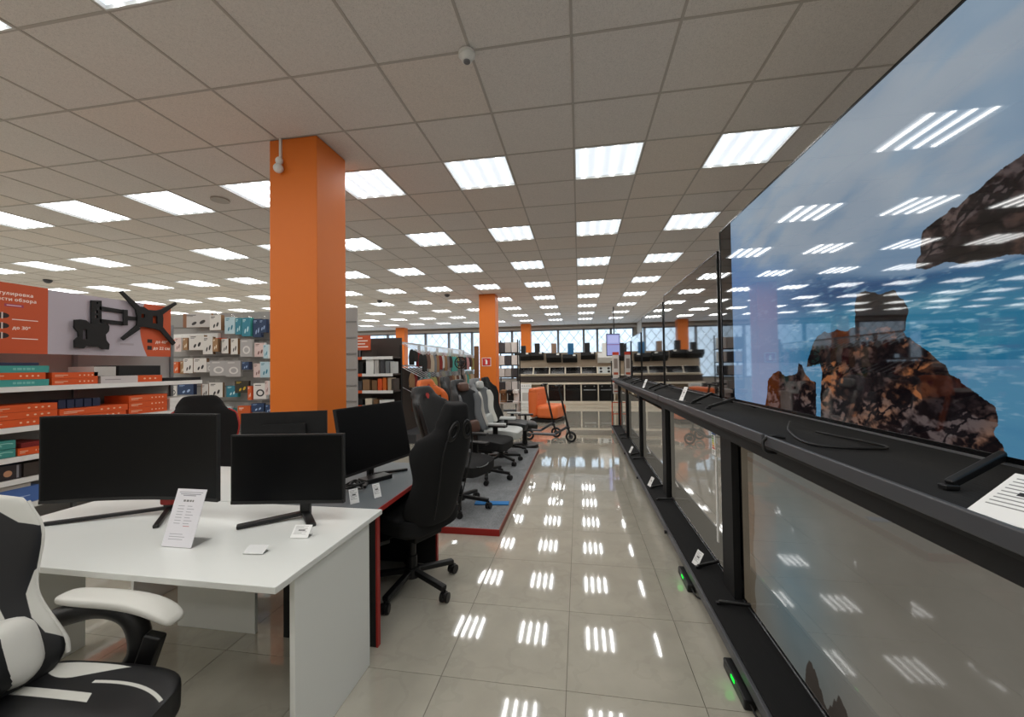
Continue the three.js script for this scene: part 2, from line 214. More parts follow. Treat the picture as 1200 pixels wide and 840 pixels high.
// ---- picture on the large television
const scenic = (() => {
  const w = 1536, h = 864, c = document.createElement('canvas'); c.width = w; c.height = h; const g = c.getContext('2d');
  const poly = (pts, col) => { g.fillStyle = col; g.beginPath(); pts.forEach(([u, v], i) => (i ? g.lineTo(u * w, (1 - v) * h) : g.moveTo(u * w, (1 - v) * h))); g.closePath(); g.fill(); };
  g.fillStyle = '#000'; g.fillRect(0, 0, w, h);
  poly([[0, -0.1], [0, 0.42], [1, 0.42], [1, -0.1]], '#000040');                                 // sea
  poly([[0.78, 0.44], [0.787, 0.491], [0.792, 0.531], [0.824, 0.55], [0.869, 0.574], [0.893, 0.589], [0.93, 0.61], [1.0, 0.66], [1, 0.38], [0.9, 0.41]], '#00ff00');   // headland
  poly([[0.647, 0.30], [0.65, 0.406], [0.675, 0.416], [0.703, 0.397], [0.735, 0.395], [0.755, 0.372], [0.763, 0.336], [0.754, 0.28]], '#30ff00');
  poly([[0.29, -0.1], [0.319, 0.12], [0.345, 0.15], [0.385, 0.161], [0.41, 0.14], [0.441, 0.145], [0.476, 0.173], [0.50, 0.14], [0.522, 0.117], [0.53, -0.1]], '#80ff00');
  poly([[0.545, -0.1], [0.538, 0.06], [0.548, 0.15], [0.54, 0.2], [0.55, 0.223], [0.554, 0.254], [0.582, 0.293], [0.641, 0.315], [0.7, 0.299], [0.75, 0.283], [0.772, 0.247], [0.816, 0.182], [0.855, 0.135], [0.876, 0.093], [0.885, 0.03], [0.89, -0.1]], '#a0ff00');
  poly([[0.492, 0.186], [0.505, 0.24], [0.526, 0.284], [0.56, 0.305], [0.60, 0.308], [0.636, 0.283], [0.645, 0.234], [0.616, 0.208], [0.55, 0.19]], '#20ff00');
  poly([[0.45, 0.14], [0.462, 0.19], [0.48, 0.185], [0.487, 0.15], [0.47, 0.12]], '#20ff00');
  const m = g.getImageData(0, 0, w, h).data;
  const d = new Uint8Array(w * h * 4), mix = (a, b, t) => a.map((q, i) => q + (b[i] - q) * t), sm = (a, b, x) => { const t = Math.max(0, Math.min(1, (x - a) / (b - a))); return t * t * (3 - 2 * t); };
  for (let y = 0; y < h; y++) for (let x = 0; x < w; x++) {
    const u = x / w, v = 1 - y / h, i = ((h - 1 - y) * w + x) * 4; let col;
    const jx = Math.max(0, Math.min(w - 1, Math.round(x + 26 * (fbm(u * 40, v * 24, 3) - 0.45)))), jy = Math.max(0, Math.min(h - 1, Math.round(y + 26 * (fbm(u * 40 + 50, v * 24, 3) - 0.45)))), q = (jy * w + jx) * 4, R = m[q], G = m[q + 1], B = m[q + 2];
    if (u < 0.095) { col = [10, 11, 13]; }
    else if (G > 128) {
      const n = fbm(u * 70 + v * 26, v * 46 - u * 22, 5), r = Math.abs(fbm(u * 34 - v * 14, v * 22 + 20, 5) - 0.47) * 7, k = Math.max(0, Math.min(1, (n - 0.36) * 4.2));
      const warm = R > 60 ? 1 : 0.25, dark = R > 25 && R < 60 ? 0.5 : R < 25 ? 0.75 : 1;
      col = mix([26, 18, 20], mix([96, 78, 76], [196, 122, 76], warm * sm(0.3, 0.55, fbm(u * 9, v * 7 + 4, 3))), k * Math.min(1, r + 0.25) * dark);
      if (fbm(u * 6 + 9, v * 5, 3) > 0.55) col = mix(col, [150, 140, 142], 0.45 * k);
      if (Math.min(1, r) < 0.3) col = mix(col, [14, 10, 14], 0.75); if (fbm(u * 11 + 3, v * 9 + 31, 3) > 0.5) col = mix(col, [20, 14, 18], 0.6);
    } else {
      const foam = sm(0.5, 0.68, 0.5 * fbm(u * 22, v * 46, 5) + 0.5 * fbm(u * 60 + 7, v * 190, 4)), hz = 0.42 - 0.05 * (u - 0.78) * 3;
      const sky = mix(mix([164, 186, 206], [126, 156, 186], sm(0.3, 0.7, fbm(u * 3 + 3, v * 3 + u * 2, 4))), [66, 120, 190], 0.85 * sm(0.55, 0.05, u + (v - 0.62) * 0.9));
      const cl = sm(0.4, 0.62, fbm(u * 4 - v * 2, v * 7 + 2, 5));
      const skyc = mix(sky, [196, 198, 202], 0.5 * cl);
      const sea = mix(mix([30, 108, 154], [78, 156, 182], fbm(u * 8, v * 20, 4)), [32, 78, 128], sm(0.34, 0.44, v));
      let s2 = mix(sea, [206, 220, 230], 0.55 * foam); s2 = mix(s2, [126, 158, 200], sm(0.62, 0.3, u) * 0.85);
      col = mix(s2, skyc, sm(hz - 0.01, hz + 0.01 + 0.16 * sm(0.78, 0.4, u), v));
      if (v < 0.2) col = mix(col, [150, 178, 214], 0.35);
    }
    if (G > 128) col = col.map((q) => q * 0.85); d[i] = col[0]; d[i + 1] = col[1]; d[i + 2] = col[2]; d[i + 3] = 255;
  }
  const t = new THREE.DataTexture(d, w, h); t.magFilter = THREE.LinearFilter; t.colorSpace = THREE.SRGBColorSpace; t.needsUpdate = true; return t;
})();
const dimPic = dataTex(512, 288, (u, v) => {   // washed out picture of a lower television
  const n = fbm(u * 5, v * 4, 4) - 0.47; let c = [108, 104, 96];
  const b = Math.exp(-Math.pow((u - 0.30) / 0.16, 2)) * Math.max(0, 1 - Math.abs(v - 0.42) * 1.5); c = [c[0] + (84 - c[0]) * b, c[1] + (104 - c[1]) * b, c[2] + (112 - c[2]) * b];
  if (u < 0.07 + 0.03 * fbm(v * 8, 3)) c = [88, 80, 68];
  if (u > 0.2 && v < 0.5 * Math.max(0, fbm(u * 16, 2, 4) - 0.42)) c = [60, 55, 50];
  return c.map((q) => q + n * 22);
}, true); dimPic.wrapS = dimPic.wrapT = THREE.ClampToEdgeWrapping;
const floorGlowScreen = new THREE.MeshPhysicalMaterial({ color: 0x08090b, roughness: 0.03, ior: 2.0, clearcoat: 1, clearcoatRoughness: 0.03, emissive: new THREE.Color().setRGB(0.085, 0.078, 0.064), emissiveIntensity: 1 });   // even beige glow standing in for the bright floor mirrored in dark screens
function lit(tex, k, base) { return new THREE.MeshPhysicalMaterial({ color: 0x050506, roughness: 0.03, ior: 1.55, emissive: 0xffffff, emissiveMap: tex, emissiveIntensity: k }); }
// a television facing -x (towards the aisle); z0 is its far end, z1 the near end
function television(label, z0, z1, x, yb, hh, screenMat, feet, shelfY, name = 'television') {
  const w = z1 - z0, o = thing(name, label, 'television', [x, shelfY, (z0 + z1) / 2], -Math.PI / 2);   // local +z faces -x; local +x = world +z... 
  const y0 = yb - shelfY, b = 0.009;
  part('back_shell', [rbox(w, hh, 0.018, 0.004, 0, y0 + hh / 2, -0.014), rbox(w * 0.72, hh * 0.55, 0.04, 0.015, 0, y0 + hh * 0.36, -0.04)], K.blackM, o);
  part('bezel', [bx(-w / 2, w / 2, y0, y0 + 0.016, -0.006, 0.004), bx(-w / 2, w / 2, y0 + hh - b, y0 + hh, -0.006, 0.004), bx(-w / 2, -w / 2 + b, y0, y0 + hh, -0.006, 0.004), bx(w / 2 - b, w / 2, y0, y0 + hh, -0.006, 0.004)], K.blackG, o);
  part('trim_strip', bx(-w / 2, w / 2, y0 - 0.004, y0 + 0.002, -0.004, 0.007), K.steel, o);
  const g = new THREE.PlaneGeometry(w - 2 * b, hh - 0.016 - b); g.translate(0, y0 + 0.016 + (hh - 0.016 - b) / 2, 0); part('screen', [bx(-w / 2 + b, w / 2 - b, y0 + 0.016, y0 + hh - b, -0.005, -0.0005), g.translate(0, 0, 0.0005)].slice(1), screenMat, o);
  for (const f of feet) {
    const fx = f * w / 2;
    part('foot', [beam([fx, y0 + 0.02, -0.01], [fx + Math.sign(f) * 0.05, 0.012, 0.15], 0.02, 0.02), beam([fx, y0 + 0.02, -0.012], [fx + Math.sign(f) * 0.05, 0.012, -0.14], 0.02, 0.02), rbox(0.024, 0.012, 0.03, 0.003, fx + Math.sign(f) * 0.05, 0.006, 0.15)], K.black, o);
  }
  return o;
}
const US = 1.199, LS = 0.122;
television('giant television showing rocks and blue sea, standing on the upper rack shelf', -3.02, -0.89, 1.0, 1.255, 1.18, lit(scenic, 0.46), [-0.8, 0.76], US);
television('large dark television beside the giant sea picture on the upper shelf', -4.92, -3.08, 1.0, 1.255, 1.06, K.screenTv, [-0.78, 0.78], US);
television('dark television third along the upper shelf from the sea picture', -6.62, -5.0, 1.0, 1.25, 1.0, K.screenTv, [-0.78, 0.78], US);
television('dark television fourth along the upper shelf from the sea picture', -7.9, -6.75, 1.0, 1.25, 0.78, K.screenTv, [-0.78, 0.78], US);
television('small dark television last along the upper shelf from the sea picture', -9.2, -8.05, 1.0, 1.25, 0.72, K.screenTv, [-0.78, 0.78], US);
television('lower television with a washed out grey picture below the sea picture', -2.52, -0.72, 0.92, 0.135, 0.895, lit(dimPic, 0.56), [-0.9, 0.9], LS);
const t2 = television('dark lower television with a white edge strip and energy label', -4.34, -2.83, 0.92, 0.135, 0.90, floorGlowScreen, [-0.85, 0.85], LS);
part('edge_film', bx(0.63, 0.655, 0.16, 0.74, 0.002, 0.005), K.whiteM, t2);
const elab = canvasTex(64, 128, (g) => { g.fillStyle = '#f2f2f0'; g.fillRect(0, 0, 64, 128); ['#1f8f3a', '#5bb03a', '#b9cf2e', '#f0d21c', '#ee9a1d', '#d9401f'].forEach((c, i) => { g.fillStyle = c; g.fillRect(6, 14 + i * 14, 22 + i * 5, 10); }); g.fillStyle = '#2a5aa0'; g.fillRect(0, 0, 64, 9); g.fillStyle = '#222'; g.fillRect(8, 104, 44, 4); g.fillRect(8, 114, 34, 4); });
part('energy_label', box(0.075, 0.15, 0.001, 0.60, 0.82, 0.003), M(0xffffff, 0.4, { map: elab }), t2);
television('third dark television along the lower shelf past the energy label', -6.14, -4.6, 0.92, 0.135, 0.86, floorGlowScreen, [-0.85, 0.85], LS);
television('fourth dark television along the lower shelf past the energy label', -7.82, -6.27, 0.92, 0.135, 0.84, floorGlowScreen, [-0.85, 0.85], LS);
television('last dark television along the lower shelf near the orange stand', -9.3, -8.03, 0.92, 0.135, 0.80, floorGlowScreen, [-0.85, 0.85], LS);
// price cards, cables and power strips of the rack
const cardTex = canvasTex(128, 160, (g) => { g.fillStyle = '#f4f4f2'; g.fillRect(0, 0, 128, 160); g.fillStyle = '#777'; for (let i = 0; i < 9; i++) g.fillRect(12, 16 + i * 12, i % 3 === 1 ? 60 : 92, 3); g.fillStyle = '#222'; g.fillRect(40, 60, 50, 12); });
const cardM = M(0xffffff, 0.35, { map: cardTex });
function card(label, x, y, z, w, h, turn, lean, group, mat = cardM) {
  const o = thing('price_card', label, 'price card', [x, y, z], turn, group);
  part('card', box(w, h, 0.002, 0, h / 2, 0).rotateX(-lean).translate(0, 0.001, 0), mat, o); part('rest', box(w * 0.4, 0.004, h * 0.35, 0, 0.002, -h * 0.16), K.clear, o); return o;
}
{ const p = onY(1187, 618, 1.199); card('white printed price card lying on the upper shelf under the sea picture', p.x, US, p.z - 0.02, 0.11, 0.15, -1.25, 1.1);
  const q = onY(803, 474, 1.199); card('leaning white price card on the upper shelf under the second dark screen', 0.83, US, -3.5, 0.07, 0.12, -1.4, 0.4);
  card('small white price card on the upper shelf before the third dark screen', 0.82, US, -5.4, 0.07, 0.12, -1.4, 0.4);
  card('white price card on the lower shelf before the energy label television', 0.76, LS, -2.93, 0.07, 0.1, -1.3, 0.5);
  card('white price card on the lower shelf before the third lower screen', 0.76, LS, -4.75, 0.07, 0.11, -1.3, 0.5);
  card('white price card on the lower shelf before the fourth lower screen', 0.76, LS, -6.5, 0.07, 0.11, -1.3, 0.5); }
{ const L = (a) => [a[0], US + 0.006, a[1]];
  const a = onY(925, 505, US + 0.006), b = onY(960, 522, US + 0.006), c = onY(1040, 525, US + 0.006), d = onY(1050, 508, US + 0.006), e = onY(985, 498, US + 0.006);
  single('power_cable', 'black looped cable lying on the upper shelf below the sea picture', 'cable', tube([[0.99, US + 0.02, e.z], [a.x, US + 0.006, a.z], [b.x, US + 0.006, b.z], [c.x, US + 0.006, c.z], [0.98, US + 0.01, d.z]], 0.005, 60, 6), K.cable);
  single('hanging_cable', 'short black cable hooked over the grey shelf rail', 'cable', tube([[0.80, US + 0.005, -1.74], [0.752, US + 0.008, -1.75], [0.728, 1.185, -1.76], [0.73, 1.15, -1.75], [0.77, 1.14, -1.75]], 0.006, 24, 6), K.cable);
  single('black_cable', 'thin black cable crossing the upper shelf at the second dark screen', 'cable', tube([[0.76, US + 0.005, -3.6], [0.83, US + 0.005, -3.3], [0.9, US + 0.006, -3.2]], 0.004, 20, 6), K.cable);
  for (const [z, l] of [[-2.02, 'black power strip with a green light beside the near lower rack edge'], [-2.93, 'black power strip with a green light under the white lower price card']]) {
    const o = thing('power_strip', l, 'power strip', [0.704, 0, z]); part('housing', rbox(0.05, 0.05, 0.26, 0.008, 0, 0.025, 0), K.black, o); part('indicator', rbox(0.008, 0.016, 0.045, 0.003, -0.024, 0.038, 0.0), K.green, o);
    part('cord', tube([[0, 0.03, 0.13], [0.01, 0.02, 0.2], [0.05, 0.02, 0.25]], 0.005, 14, 6), K.cable, o);
    const l2 = new THREE.PointLight(0x20ff50, 0.001); l2.position.set(0.664, 0.04, z); l2.castShadow = true; scene.add(l2);
  }
  for (const z of [-3.55, -5.2, -6.6]) single('rack_foot_knob', 'small black adjusting knob on the lower rack edge', 'knob', new THREE.CylinderGeometry(0.014, 0.014, 0.02, 12).rotateZ(Math.PI / 2), K.black, [0.696, 0.09, z], 0, 'adjusting knobs along the rack edge');
}
// ---------------------------------------------------------------- DESKS
function desk(name, label, x0, x1, z0, z1, top, panel, panels, edge) {   // z0 near, z1 far
  const o = thing(name, label, 'desk', [(x0 + x1) / 2, 0, (z0 + z1) / 2]); const cx = (x0 + x1) / 2, cz = (z0 + z1) / 2;
  part('tabletop', rbox(x1 - x0, 0.025, z0 - z1, 0.003, 0, 0.7375, 0), top, o);
  for (const [a, b, c, d] of panels) part('leg_panel', rbox(b - a, 0.725, c - d, 0.003, (a + b) / 2 - cx, 0.3625, (c + d) / 2 - cz), panel, o);
  if (edge) edge(o, cx, cz); return o;
}
desk('office_desk', 'white office desk with two monitors in front of the orange pillar', -2.80, -1.045, -1.235, -1.995, K.white, K.white, [[-1.092, -1.068, -1.36, -1.9], [-2.72, -2.698, -1.4, -1.8]]);
desk('office_desk', 'white desk behind the curved monitor, back to back with the front desk', -2.86, -1.76, -2.0, -2.72, K.white, K.white, [[-2.36, -1.84, -2.02, -2.04], [-2.80, -2.778, -2.1, -2.66]]);
desk('gaming_desk', 'dark grey gaming desk with red edges beside the white desk', -1.755, -1.075, -2.0, -3.0, K.deskGrey, K.blackM, [[-1.66, -1.10, -2.02, -2.05], [-1.66, -1.10, -2.93, -2.96], [-1.66, -1.62, -2.05, -2.93]], (o, cx, cz) => {
  part('edge_band', bx(-1.074 - cx, -1.068 - cx, 0.725, 0.75, -2.0 - cz, -3.0 - cz), K.red, o); part('edge_band', bx(-1.10 - cx, -1.09 - cx, 0, 0.725, -2.02 - cz, -2.05 - cz), K.red, o); part('edge_band', bx(-1.10 - cx, -1.09 - cx, 0, 0.725, -2.93 - cz, -2.96 - cz), K.red, o);
});
// ---------------------------------------------------------------- MONITORS
function bent(w, h, d, R, y, z = 0) { const g = new THREE.BoxGeometry(w, h, d, 24, 1, 1).translate(0, y, z); const p = g.attributes.position; if (R) for (let i = 0; i < p.count; i++) p.setZ(i, p.getZ(i) + p.getX(i) ** 2 / (2 * R)); g.computeVertexNormals(); return g; }
function monitor(label, pos, turn, w, h, yb, o2 = {}) {
  const o = thing('monitor', label, 'monitor', pos, turn), R = o2.curve || 0, tilt = o2.tilt || 0, zs = o2.zs ?? 0.03, yc = yb + h / 2;
  const T = (g) => g.translate(0, -yc, 0).rotateX(-tilt).translate(0, yc, zs);
  part('casing', T(merge([bent(w, h, 0.022, R, yc), bent(w * 0.5, h * 0.5, 0.03, R, yc, -0.022)])), K.blackM, o);
  const b = 0.008, ch = o2.chin ?? 0.016;
  part('screen', T(merge([bent(w - 2 * b, h - b - ch, 0.002, R, yb + ch + (h - b - ch) / 2, 0.0112)])), K.screen, o);
  part('chin', T(merge([bent(w, ch, 0.004, R, yb + ch / 2, 0.0112)])), K.black, o);
  part('neck', [rbox(0.05, yb - 0.0 + 0.1, 0.028, 0.006, o2.nx || 0, (yb + 0.1) / 2 + 0.005, zs - 0.05)], K.black, o);
  for (const f of o2.feet || []) part('foot', beam([(o2.nx || 0), 0.022, zs - 0.05], [f[0], 0.009, f[1]], o2.fw || 0.028, 0.018), K.black, o);
  if (o2.plate) part('base_plate', rbox(o2.plate[0], 0.012, o2.plate[1], 0.005, 0, 0.006, zs - 0.05), K.black, o);
  if (o2.ring) part('neck_ring', rbox(0.07, 0.035, 0.05, 0.01, o2.nx || 0, 0.058, zs - 0.05), K.red, o);
  return o;
}
const camAt = (px, py, Zc) => { const d = ray(px, py); return d.multiplyScalar(Zc).add(camera.position); };
{ const a = camAt(152, 536, 2.03); monitor('wide curved black monitor with a red stand ring on the white desk', [a.x, 0.75, a.z], 0.166, 0.905, 0.443, 0.085, { curve: 1.8, zs: -0.06, nx: 0.11, feet: [[-0.36, 0.07], [0.24, 0.12], [0.16, -0.2]], ring: 1, fw: 0.024 });
  const b = camAt(338, 549, 1.99); monitor('flat black monitor on a splayed metal foot on the white desk', [b.x, 0.75, b.z], 0.166, 0.56, 0.342, 0.086, { zs: 0, nx: 0.06, feet: [[-0.19, 0.10], [0.16, 0.09]], fw: 0.04 });
  monitor('black monitor seen from behind on the rear white desk before the orange pillar', [-2.02, 0.75, -2.47], Math.PI + 0.42, 0.54, 0.33, 0.125, { plate: [0.24, 0.18] });
  const q = Math.atan2(1, 0.2); monitor('large black monitor tilted back on the grey gaming desk', [-1.42, 0.75, -2.56], Math.PI / 2 - 0.2, 0.66, 0.42, 0.085, { tilt: 0.2, zs: 0.04, feet: [[-0.22, 0.13], [0.24, 0.12]], fw: 0.026 });
}
// things on the desks
const infoTex = canvasTex(160, 320, (g) => { g.fillStyle = '#eceaf0'; g.fillRect(0, 0, 160, 320); g.fillStyle = '#8b8b95'; g.fillRect(14, 18, 130, 3); g.fillRect(24, 28, 112, 4); g.fillRect(40, 36, 70, 4); g.fillStyle = '#777'; for (const [x, l] of [[50, 12], [66, 14], [84, 10], [98, 8]]) g.fillRect(x, 62, l, 11); g.fillStyle = '#a2a2aa'; for (let i = 0; i < 7; i++) { g.fillRect(30, 96 + i * 16, 34, 3); g.fillRect(80, 96 + i * 16, 26 + (i * 13) % 24, 3); } g.fillRect(26, 250, 70, 3); g.fillRect(26, 264, 84, 3); g.fillRect(26, 278, 76, 3); g.fillStyle = '#c06a6a'; g.fillRect(84, 206, 34, 3); });
{ const a = onY(185, 640, 0.75), b = onY(228, 643, 0.75), o = thing('price_stand', 'tall leaning acrylic price stand with printed sheet before the curved monitor', 'price stand', [(a.x + b.x) / 2, 0.75, (a.z + b.z) / 2], 0.0);
  part('sheet', box(0.15, 0.235, 0.002, 0, 0.1175, 0).rotateX(-0.32).translate(0, 0.002, 0), M(0xffffff, 0.3, { map: infoTex, clearcoat: 0.6 }), o); part('acrylic_base', box(0.15, 0.003, 0.10, 0, 0.0015, -0.05), K.clear, o); part('acrylic_back', box(0.15, 0.23, 0.002, 0, 0.115, 0).rotateX(-0.32).translate(0, 0.002, -0.004), K.clear, o);
  const c = onY(296, 650, 0.75); const t = thing('price_holder', 'small glossy plastic price holder at the front edge of the white desk', 'price holder', [c.x, 0.75, c.z], 0.1); part('plate', box(0.085, 0.045, 0.0025, 0, 0.0225, 0).rotateX(-1.15).translate(0, 0.004, 0), K.beadMirror, t); part('rear_flap', box(0.085, 0.002, 0.03, 0, 0.001, -0.03), K.clear, t);
  const e = onY(350, 631, 0.75); const t2b = thing('price_holder', 'small printed price holder below the flat monitor', 'price holder', [e.x, 0.75, e.z], 0.12); part('plate', box(0.08, 0.06, 0.0025, 0, 0.03, 0).rotateX(-0.8).translate(0, 0.002, 0), cardM, t2b); part('rear_flap', box(0.08, 0.002, 0.04, 0, 0.001, -0.03), K.clear, t2b);
  card('white price card on the grey gaming desk near the white desk corner', onY(416, 590, 0.75).x, 0.75, onY(416, 590, 0.75).z, 0.05, 0.08, 0.9, 0.35); card('white price card on the grey gaming desk under the tilted monitor', onY(443, 583, 0.75).x, 0.75, onY(443, 583, 0.75).z, 0.045, 0.08, 1.0, 0.35);
  const ad = onY(440, 562, 0.755); single('power_adapter', 'black power adapter brick under the tilted monitor', 'power adapter', rbox(0.1, 0.03, 0.2, 0.006, 0, 0.015, 0), K.black, [ad.x, 0.75, ad.z], -0.5);
  const cb = onY(411, 575, 0.76), pts = []; for (let i = 0; i < 14; i++) pts.push([cb.x + 0.05 * Math.cos(i * 1.9) + 0.02 * Math.sin(i * 0.7), 0.765 + 0.02 * (1 + Math.sin(i * 2.3)), cb.z - 0.03 + 0.045 * Math.sin(i * 1.9)]);
  single('cable_bundle', 'tangled bundle of black cables on the grey gaming desk', 'cable', tube(pts, 0.006, 120, 6), K.cable);
}
// ---------------------------------------------------------------- CHAIRS (local +z is where the sitter faces)
const BW0 = [[0, 0.235], [0.1, 0.25], [0.34, 0.235], [0.62, 0.275], [0.74, 0.265], [0.86, 0.185], [1, 0.15]];
function backPoint(x, hfrac, t, Hb, k = 0.13) { const h = hfrac * Hb; return [x, h, t + k * Math.pow(Math.abs(x) / 0.27, 2.2) * (hfrac < 0.86 ? 1 : 0.6) - 0.05 * Math.sin(hfrac * 2.4)]; }
function backGeo(Hb, D, wf = 1, BW = BW0) { return loft(40, 36, (v, a, b) => { const e = rnd1(v, 9), w = lerpTab(v, BW) * wf * e; const p = backPoint(w * a, v, D * e * b, Hb); return [...p, w * a / 0.6 + 0.5, v]; }, 0.55, 0.75); }
function seatGeo(L, w = 0.26, th = 0.06, bol = 0.045) { return loft(26, 36, (v, a, b) => { const e = rnd1(v, 7), ww = w * e * (0.94 + 0.06 * v); return [ww * a, th * e * b + bol * Math.pow(Math.abs(a), 4) * (b > -0.2 ? 1 : 0.2) - 0.03 * Math.pow(v, 6), (v - 0.5) * L, ww * a / 0.6 + 0.5, v]; }, 0.55, 0.6); }
const BWN = [[0, 0.21], [0.1, 0.225], [0.34, 0.205], [0.6, 0.245], [0.68, 0.225], [0.80, 0.125], [1, 0.095]];
function swivelChair(label, pos, turn, c, o2 = {}) {
  const BW = o2.narrow ? BWN : BW0, tiltB = o2.tilt ?? -0.2;
  const o = thing('swivel_chair', label, 'chair', pos, turn), sh = o2.sh ?? 0.47, Hb = o2.Hb ?? 0.82, off = o2.star ?? 0.3;
  for (let i = 0; i < 5; i++) {
    const a = off + i * 2 * Math.PI / 5, ex = Math.sin(a) * 0.31, ez = Math.cos(a) * 0.31;
    const leg = part('base_leg', [beam([Math.sin(a) * 0.03, 0.115, Math.cos(a) * 0.03], [ex, 0.085, ez], 0.045, 0.034)], o2.legMat || K.black, o);
    const cg = [new THREE.CylinderGeometry(0.031, 0.031, 0.02, 16).rotateZ(Math.PI / 2).translate(-0.016, 0.031, 0), new THREE.CylinderGeometry(0.031, 0.031, 0.02, 16).rotateZ(Math.PI / 2).translate(0.016, 0.031, 0), cyl(0.009, 0.009, 0.045, 0, 0.058, 0, 10), rbox(0.028, 0.03, 0.05, 0.008, 0, 0.048, 0)];
    part('caster', merge(cg).rotateY(a * 2.3 + 1).translate(ex, 0, ez), K.black, leg);
  }
  part('hub', cyl(0.05, 0.06, 0.06, 0, 0.11, 0, 20), K.black, o);
  part('gas_lift', [cyl(0.026, 0.026, sh - 0.2, 0, 0.12 + (sh - 0.2) / 2, 0, 16), cyl(0.034, 0.034, 0.1, 0, 0.17, 0, 16)], K.black, o);
  part('tilt_mechanism', [rbox(0.24, 0.05, 0.3, 0.012, 0, sh - 0.085, -0.02), bar([0.1, sh - 0.09, 0.02], [0.27, sh - 0.1, 0.03], 0.007)], K.blackM, o);
  const seat = part('seat', seatGeo(0.54, 0.27).translate(0, sh, 0.03), c.seatMat || c.main, o);
  if (c.pipe) part('piping', tube([[-0.2, sh + 0.05, -0.2], [-0.17, sh + 0.055, 0.05], [-0.15, sh + 0.045, 0.22], [-0.1, sh + 0.02, 0.29], [0.1, sh + 0.02, 0.29], [0.15, sh + 0.045, 0.22], [0.17, sh + 0.055, 0.05], [0.2, sh + 0.05, -0.2]], 0.005, 50, 6), c.pipe, seat);
  const place = (g) => g.rotateX(tiltB).translate(0, sh + 0.02, -0.235);
  const back = part('backrest', place(backGeo(Hb, 0.055, 1, BW)), c.backMat || c.main, o);
  if (c.side) for (const s of [-1, 1]) part('side_bolster', place(loft(22, 16, (v, a, b) => { const hf = 0.1 + 0.64 * v, w = lerpTab(hf, BW), e = rnd1(v, 4), p = backPoint(s * (w - 0.035) + 0.036 * e * a, hf, 0.045 + 0.028 * e * b, Hb); return p; })), c.side, back);
  if (c.head) part('headrest', place(loft(16, 20, (v, a, b) => { const e = rnd1(v, 3.5); return [(v - 0.5) * 0.26, Hb * 0.86 + 0.06 * e * a, 0.05 + 0.035 * e * b]; })), c.head, o);
  if (c.logo) part('logo_patch', place(extr([[-0.03, 0], [-0.01, -0.035], [0.01, -0.035], [0.03, 0], [0.012, 0.03], [0, 0.01], [-0.012, 0.03]], 0.004).translate(0, Hb * 0.86, c.head ? 0.083 : 0.035)), c.logo, o);
  if (c.lumbar) part('lumbar_cushion', place(loft(16, 20, (v, a, b) => { const e = rnd1(v, 3.5); return [(v - 0.5) * 0.32, Hb * 0.2 + 0.09 * e * a, 0.075 + 0.05 * e * b]; })), c.lumbar, o);
  if (c.top) part('top_panel', place(loft(18, 20, (v, a, b) => { const hf = 0.62 + 0.38 * v, e = rnd1(v, 5), w = lerpTab(hf, BW) * e * 1.03; return backPoint(w * a, hf, 0.058 * e * b, Hb); }, 0.55, 0.75)), c.top, back);
  if (o2.arms !== false) for (const s of [-1, 1]) {
    if (o2.arms === 'loop') { const am = part('armrest', [beam([s * 0.30, sh - 0.06, 0.04], [s * 0.315, sh + 0.13, 0.1], 0.04, 0.06)], K.black, o); part('arm_support', [tube([[s * 0.30, sh - 0.06, 0.02], [s * 0.32, sh + 0.06, 0.09], [s * 0.32, sh + 0.17, 0.06], [s * 0.315, sh + 0.20, -0.06], [s * 0.29, sh + 0.17, -0.21]], 0.034, 30, 10).translate(0, 0.006, o2.armZ || 0)], K.black, am); part('arm_pad', loft(20, 18, (v, a, b) => { const e = rnd1(v, 5); return [s * 0.318 + 0.045 * e * a, sh + 0.238 + 0.017 * e * b - 0.06 * Math.pow(v, 5), -0.22 + 0.46 * v + (o2.armZ || 0)]; }), c.arm || K.black, am); }
    else { const am = part('armrest', [beam([s * 0.2, sh - 0.09, 0], [s * 0.30, sh - 0.08, 0], 0.05, 0.03), rbox(0.03, 0.25, 0.06, 0.008, s * 0.31, sh + 0.03, 0)], K.black, o); part('arm_pad', rbox(0.09, 0.028, 0.26, 0.012, s * 0.31, sh + 0.17, 0.03, 3), c.arm || K.black, am); }
  }
  if (c.extra) c.extra(o, back, place, sh, Hb);
  return o;
}
// the black and white chair in the near corner: dyed panels on the covers
const bwBack = canvasTex(512, 768, (g, w, h) => {
  g.fillStyle = '#151517'; g.fillRect(0, 0, w, h); const F = (pts) => { g.beginPath(); pts.forEach(([x, y], i) => (i ? g.lineTo(x * w, (1 - y) * h) : g.moveTo(x * w, (1 - y) * h))); g.closePath(); g.fill(); };
  g.fillStyle = '#d8d7cf'; for (const s of [0, 1]) { const m = (p) => p.map(([x, y]) => [s ? 1 - x : x, y]); F(m([[-0.02, 0.9], [0.22, 0.9], [0.20, 0.78], [0.12, 0.66], [0.06, 0.62], [-0.02, 0.62]])); F(m([[0.06, 0.46], [0.11, 0.44], [0.16, 0.36], [0.17, 0.26], [0.15, 0.18], [0.10, 0.13], [0.0, 0.13], [0.0, 0.4]])); }
  g.strokeStyle = '#d8d7cf'; g.lineWidth = 12; for (const s of [0, 1]) { g.beginPath(); [[0.2, 0.9], [0.19, 0.74], [0.24, 0.55], [0.26, 0.36], [0.24, 0.1]].forEach(([x, y], i) => { const X = (s ? 1 - x : x) * w, Y = (1 - y) * h; i ? g.lineTo(X, Y) : g.moveTo(X, Y); }); g.stroke(); }
});
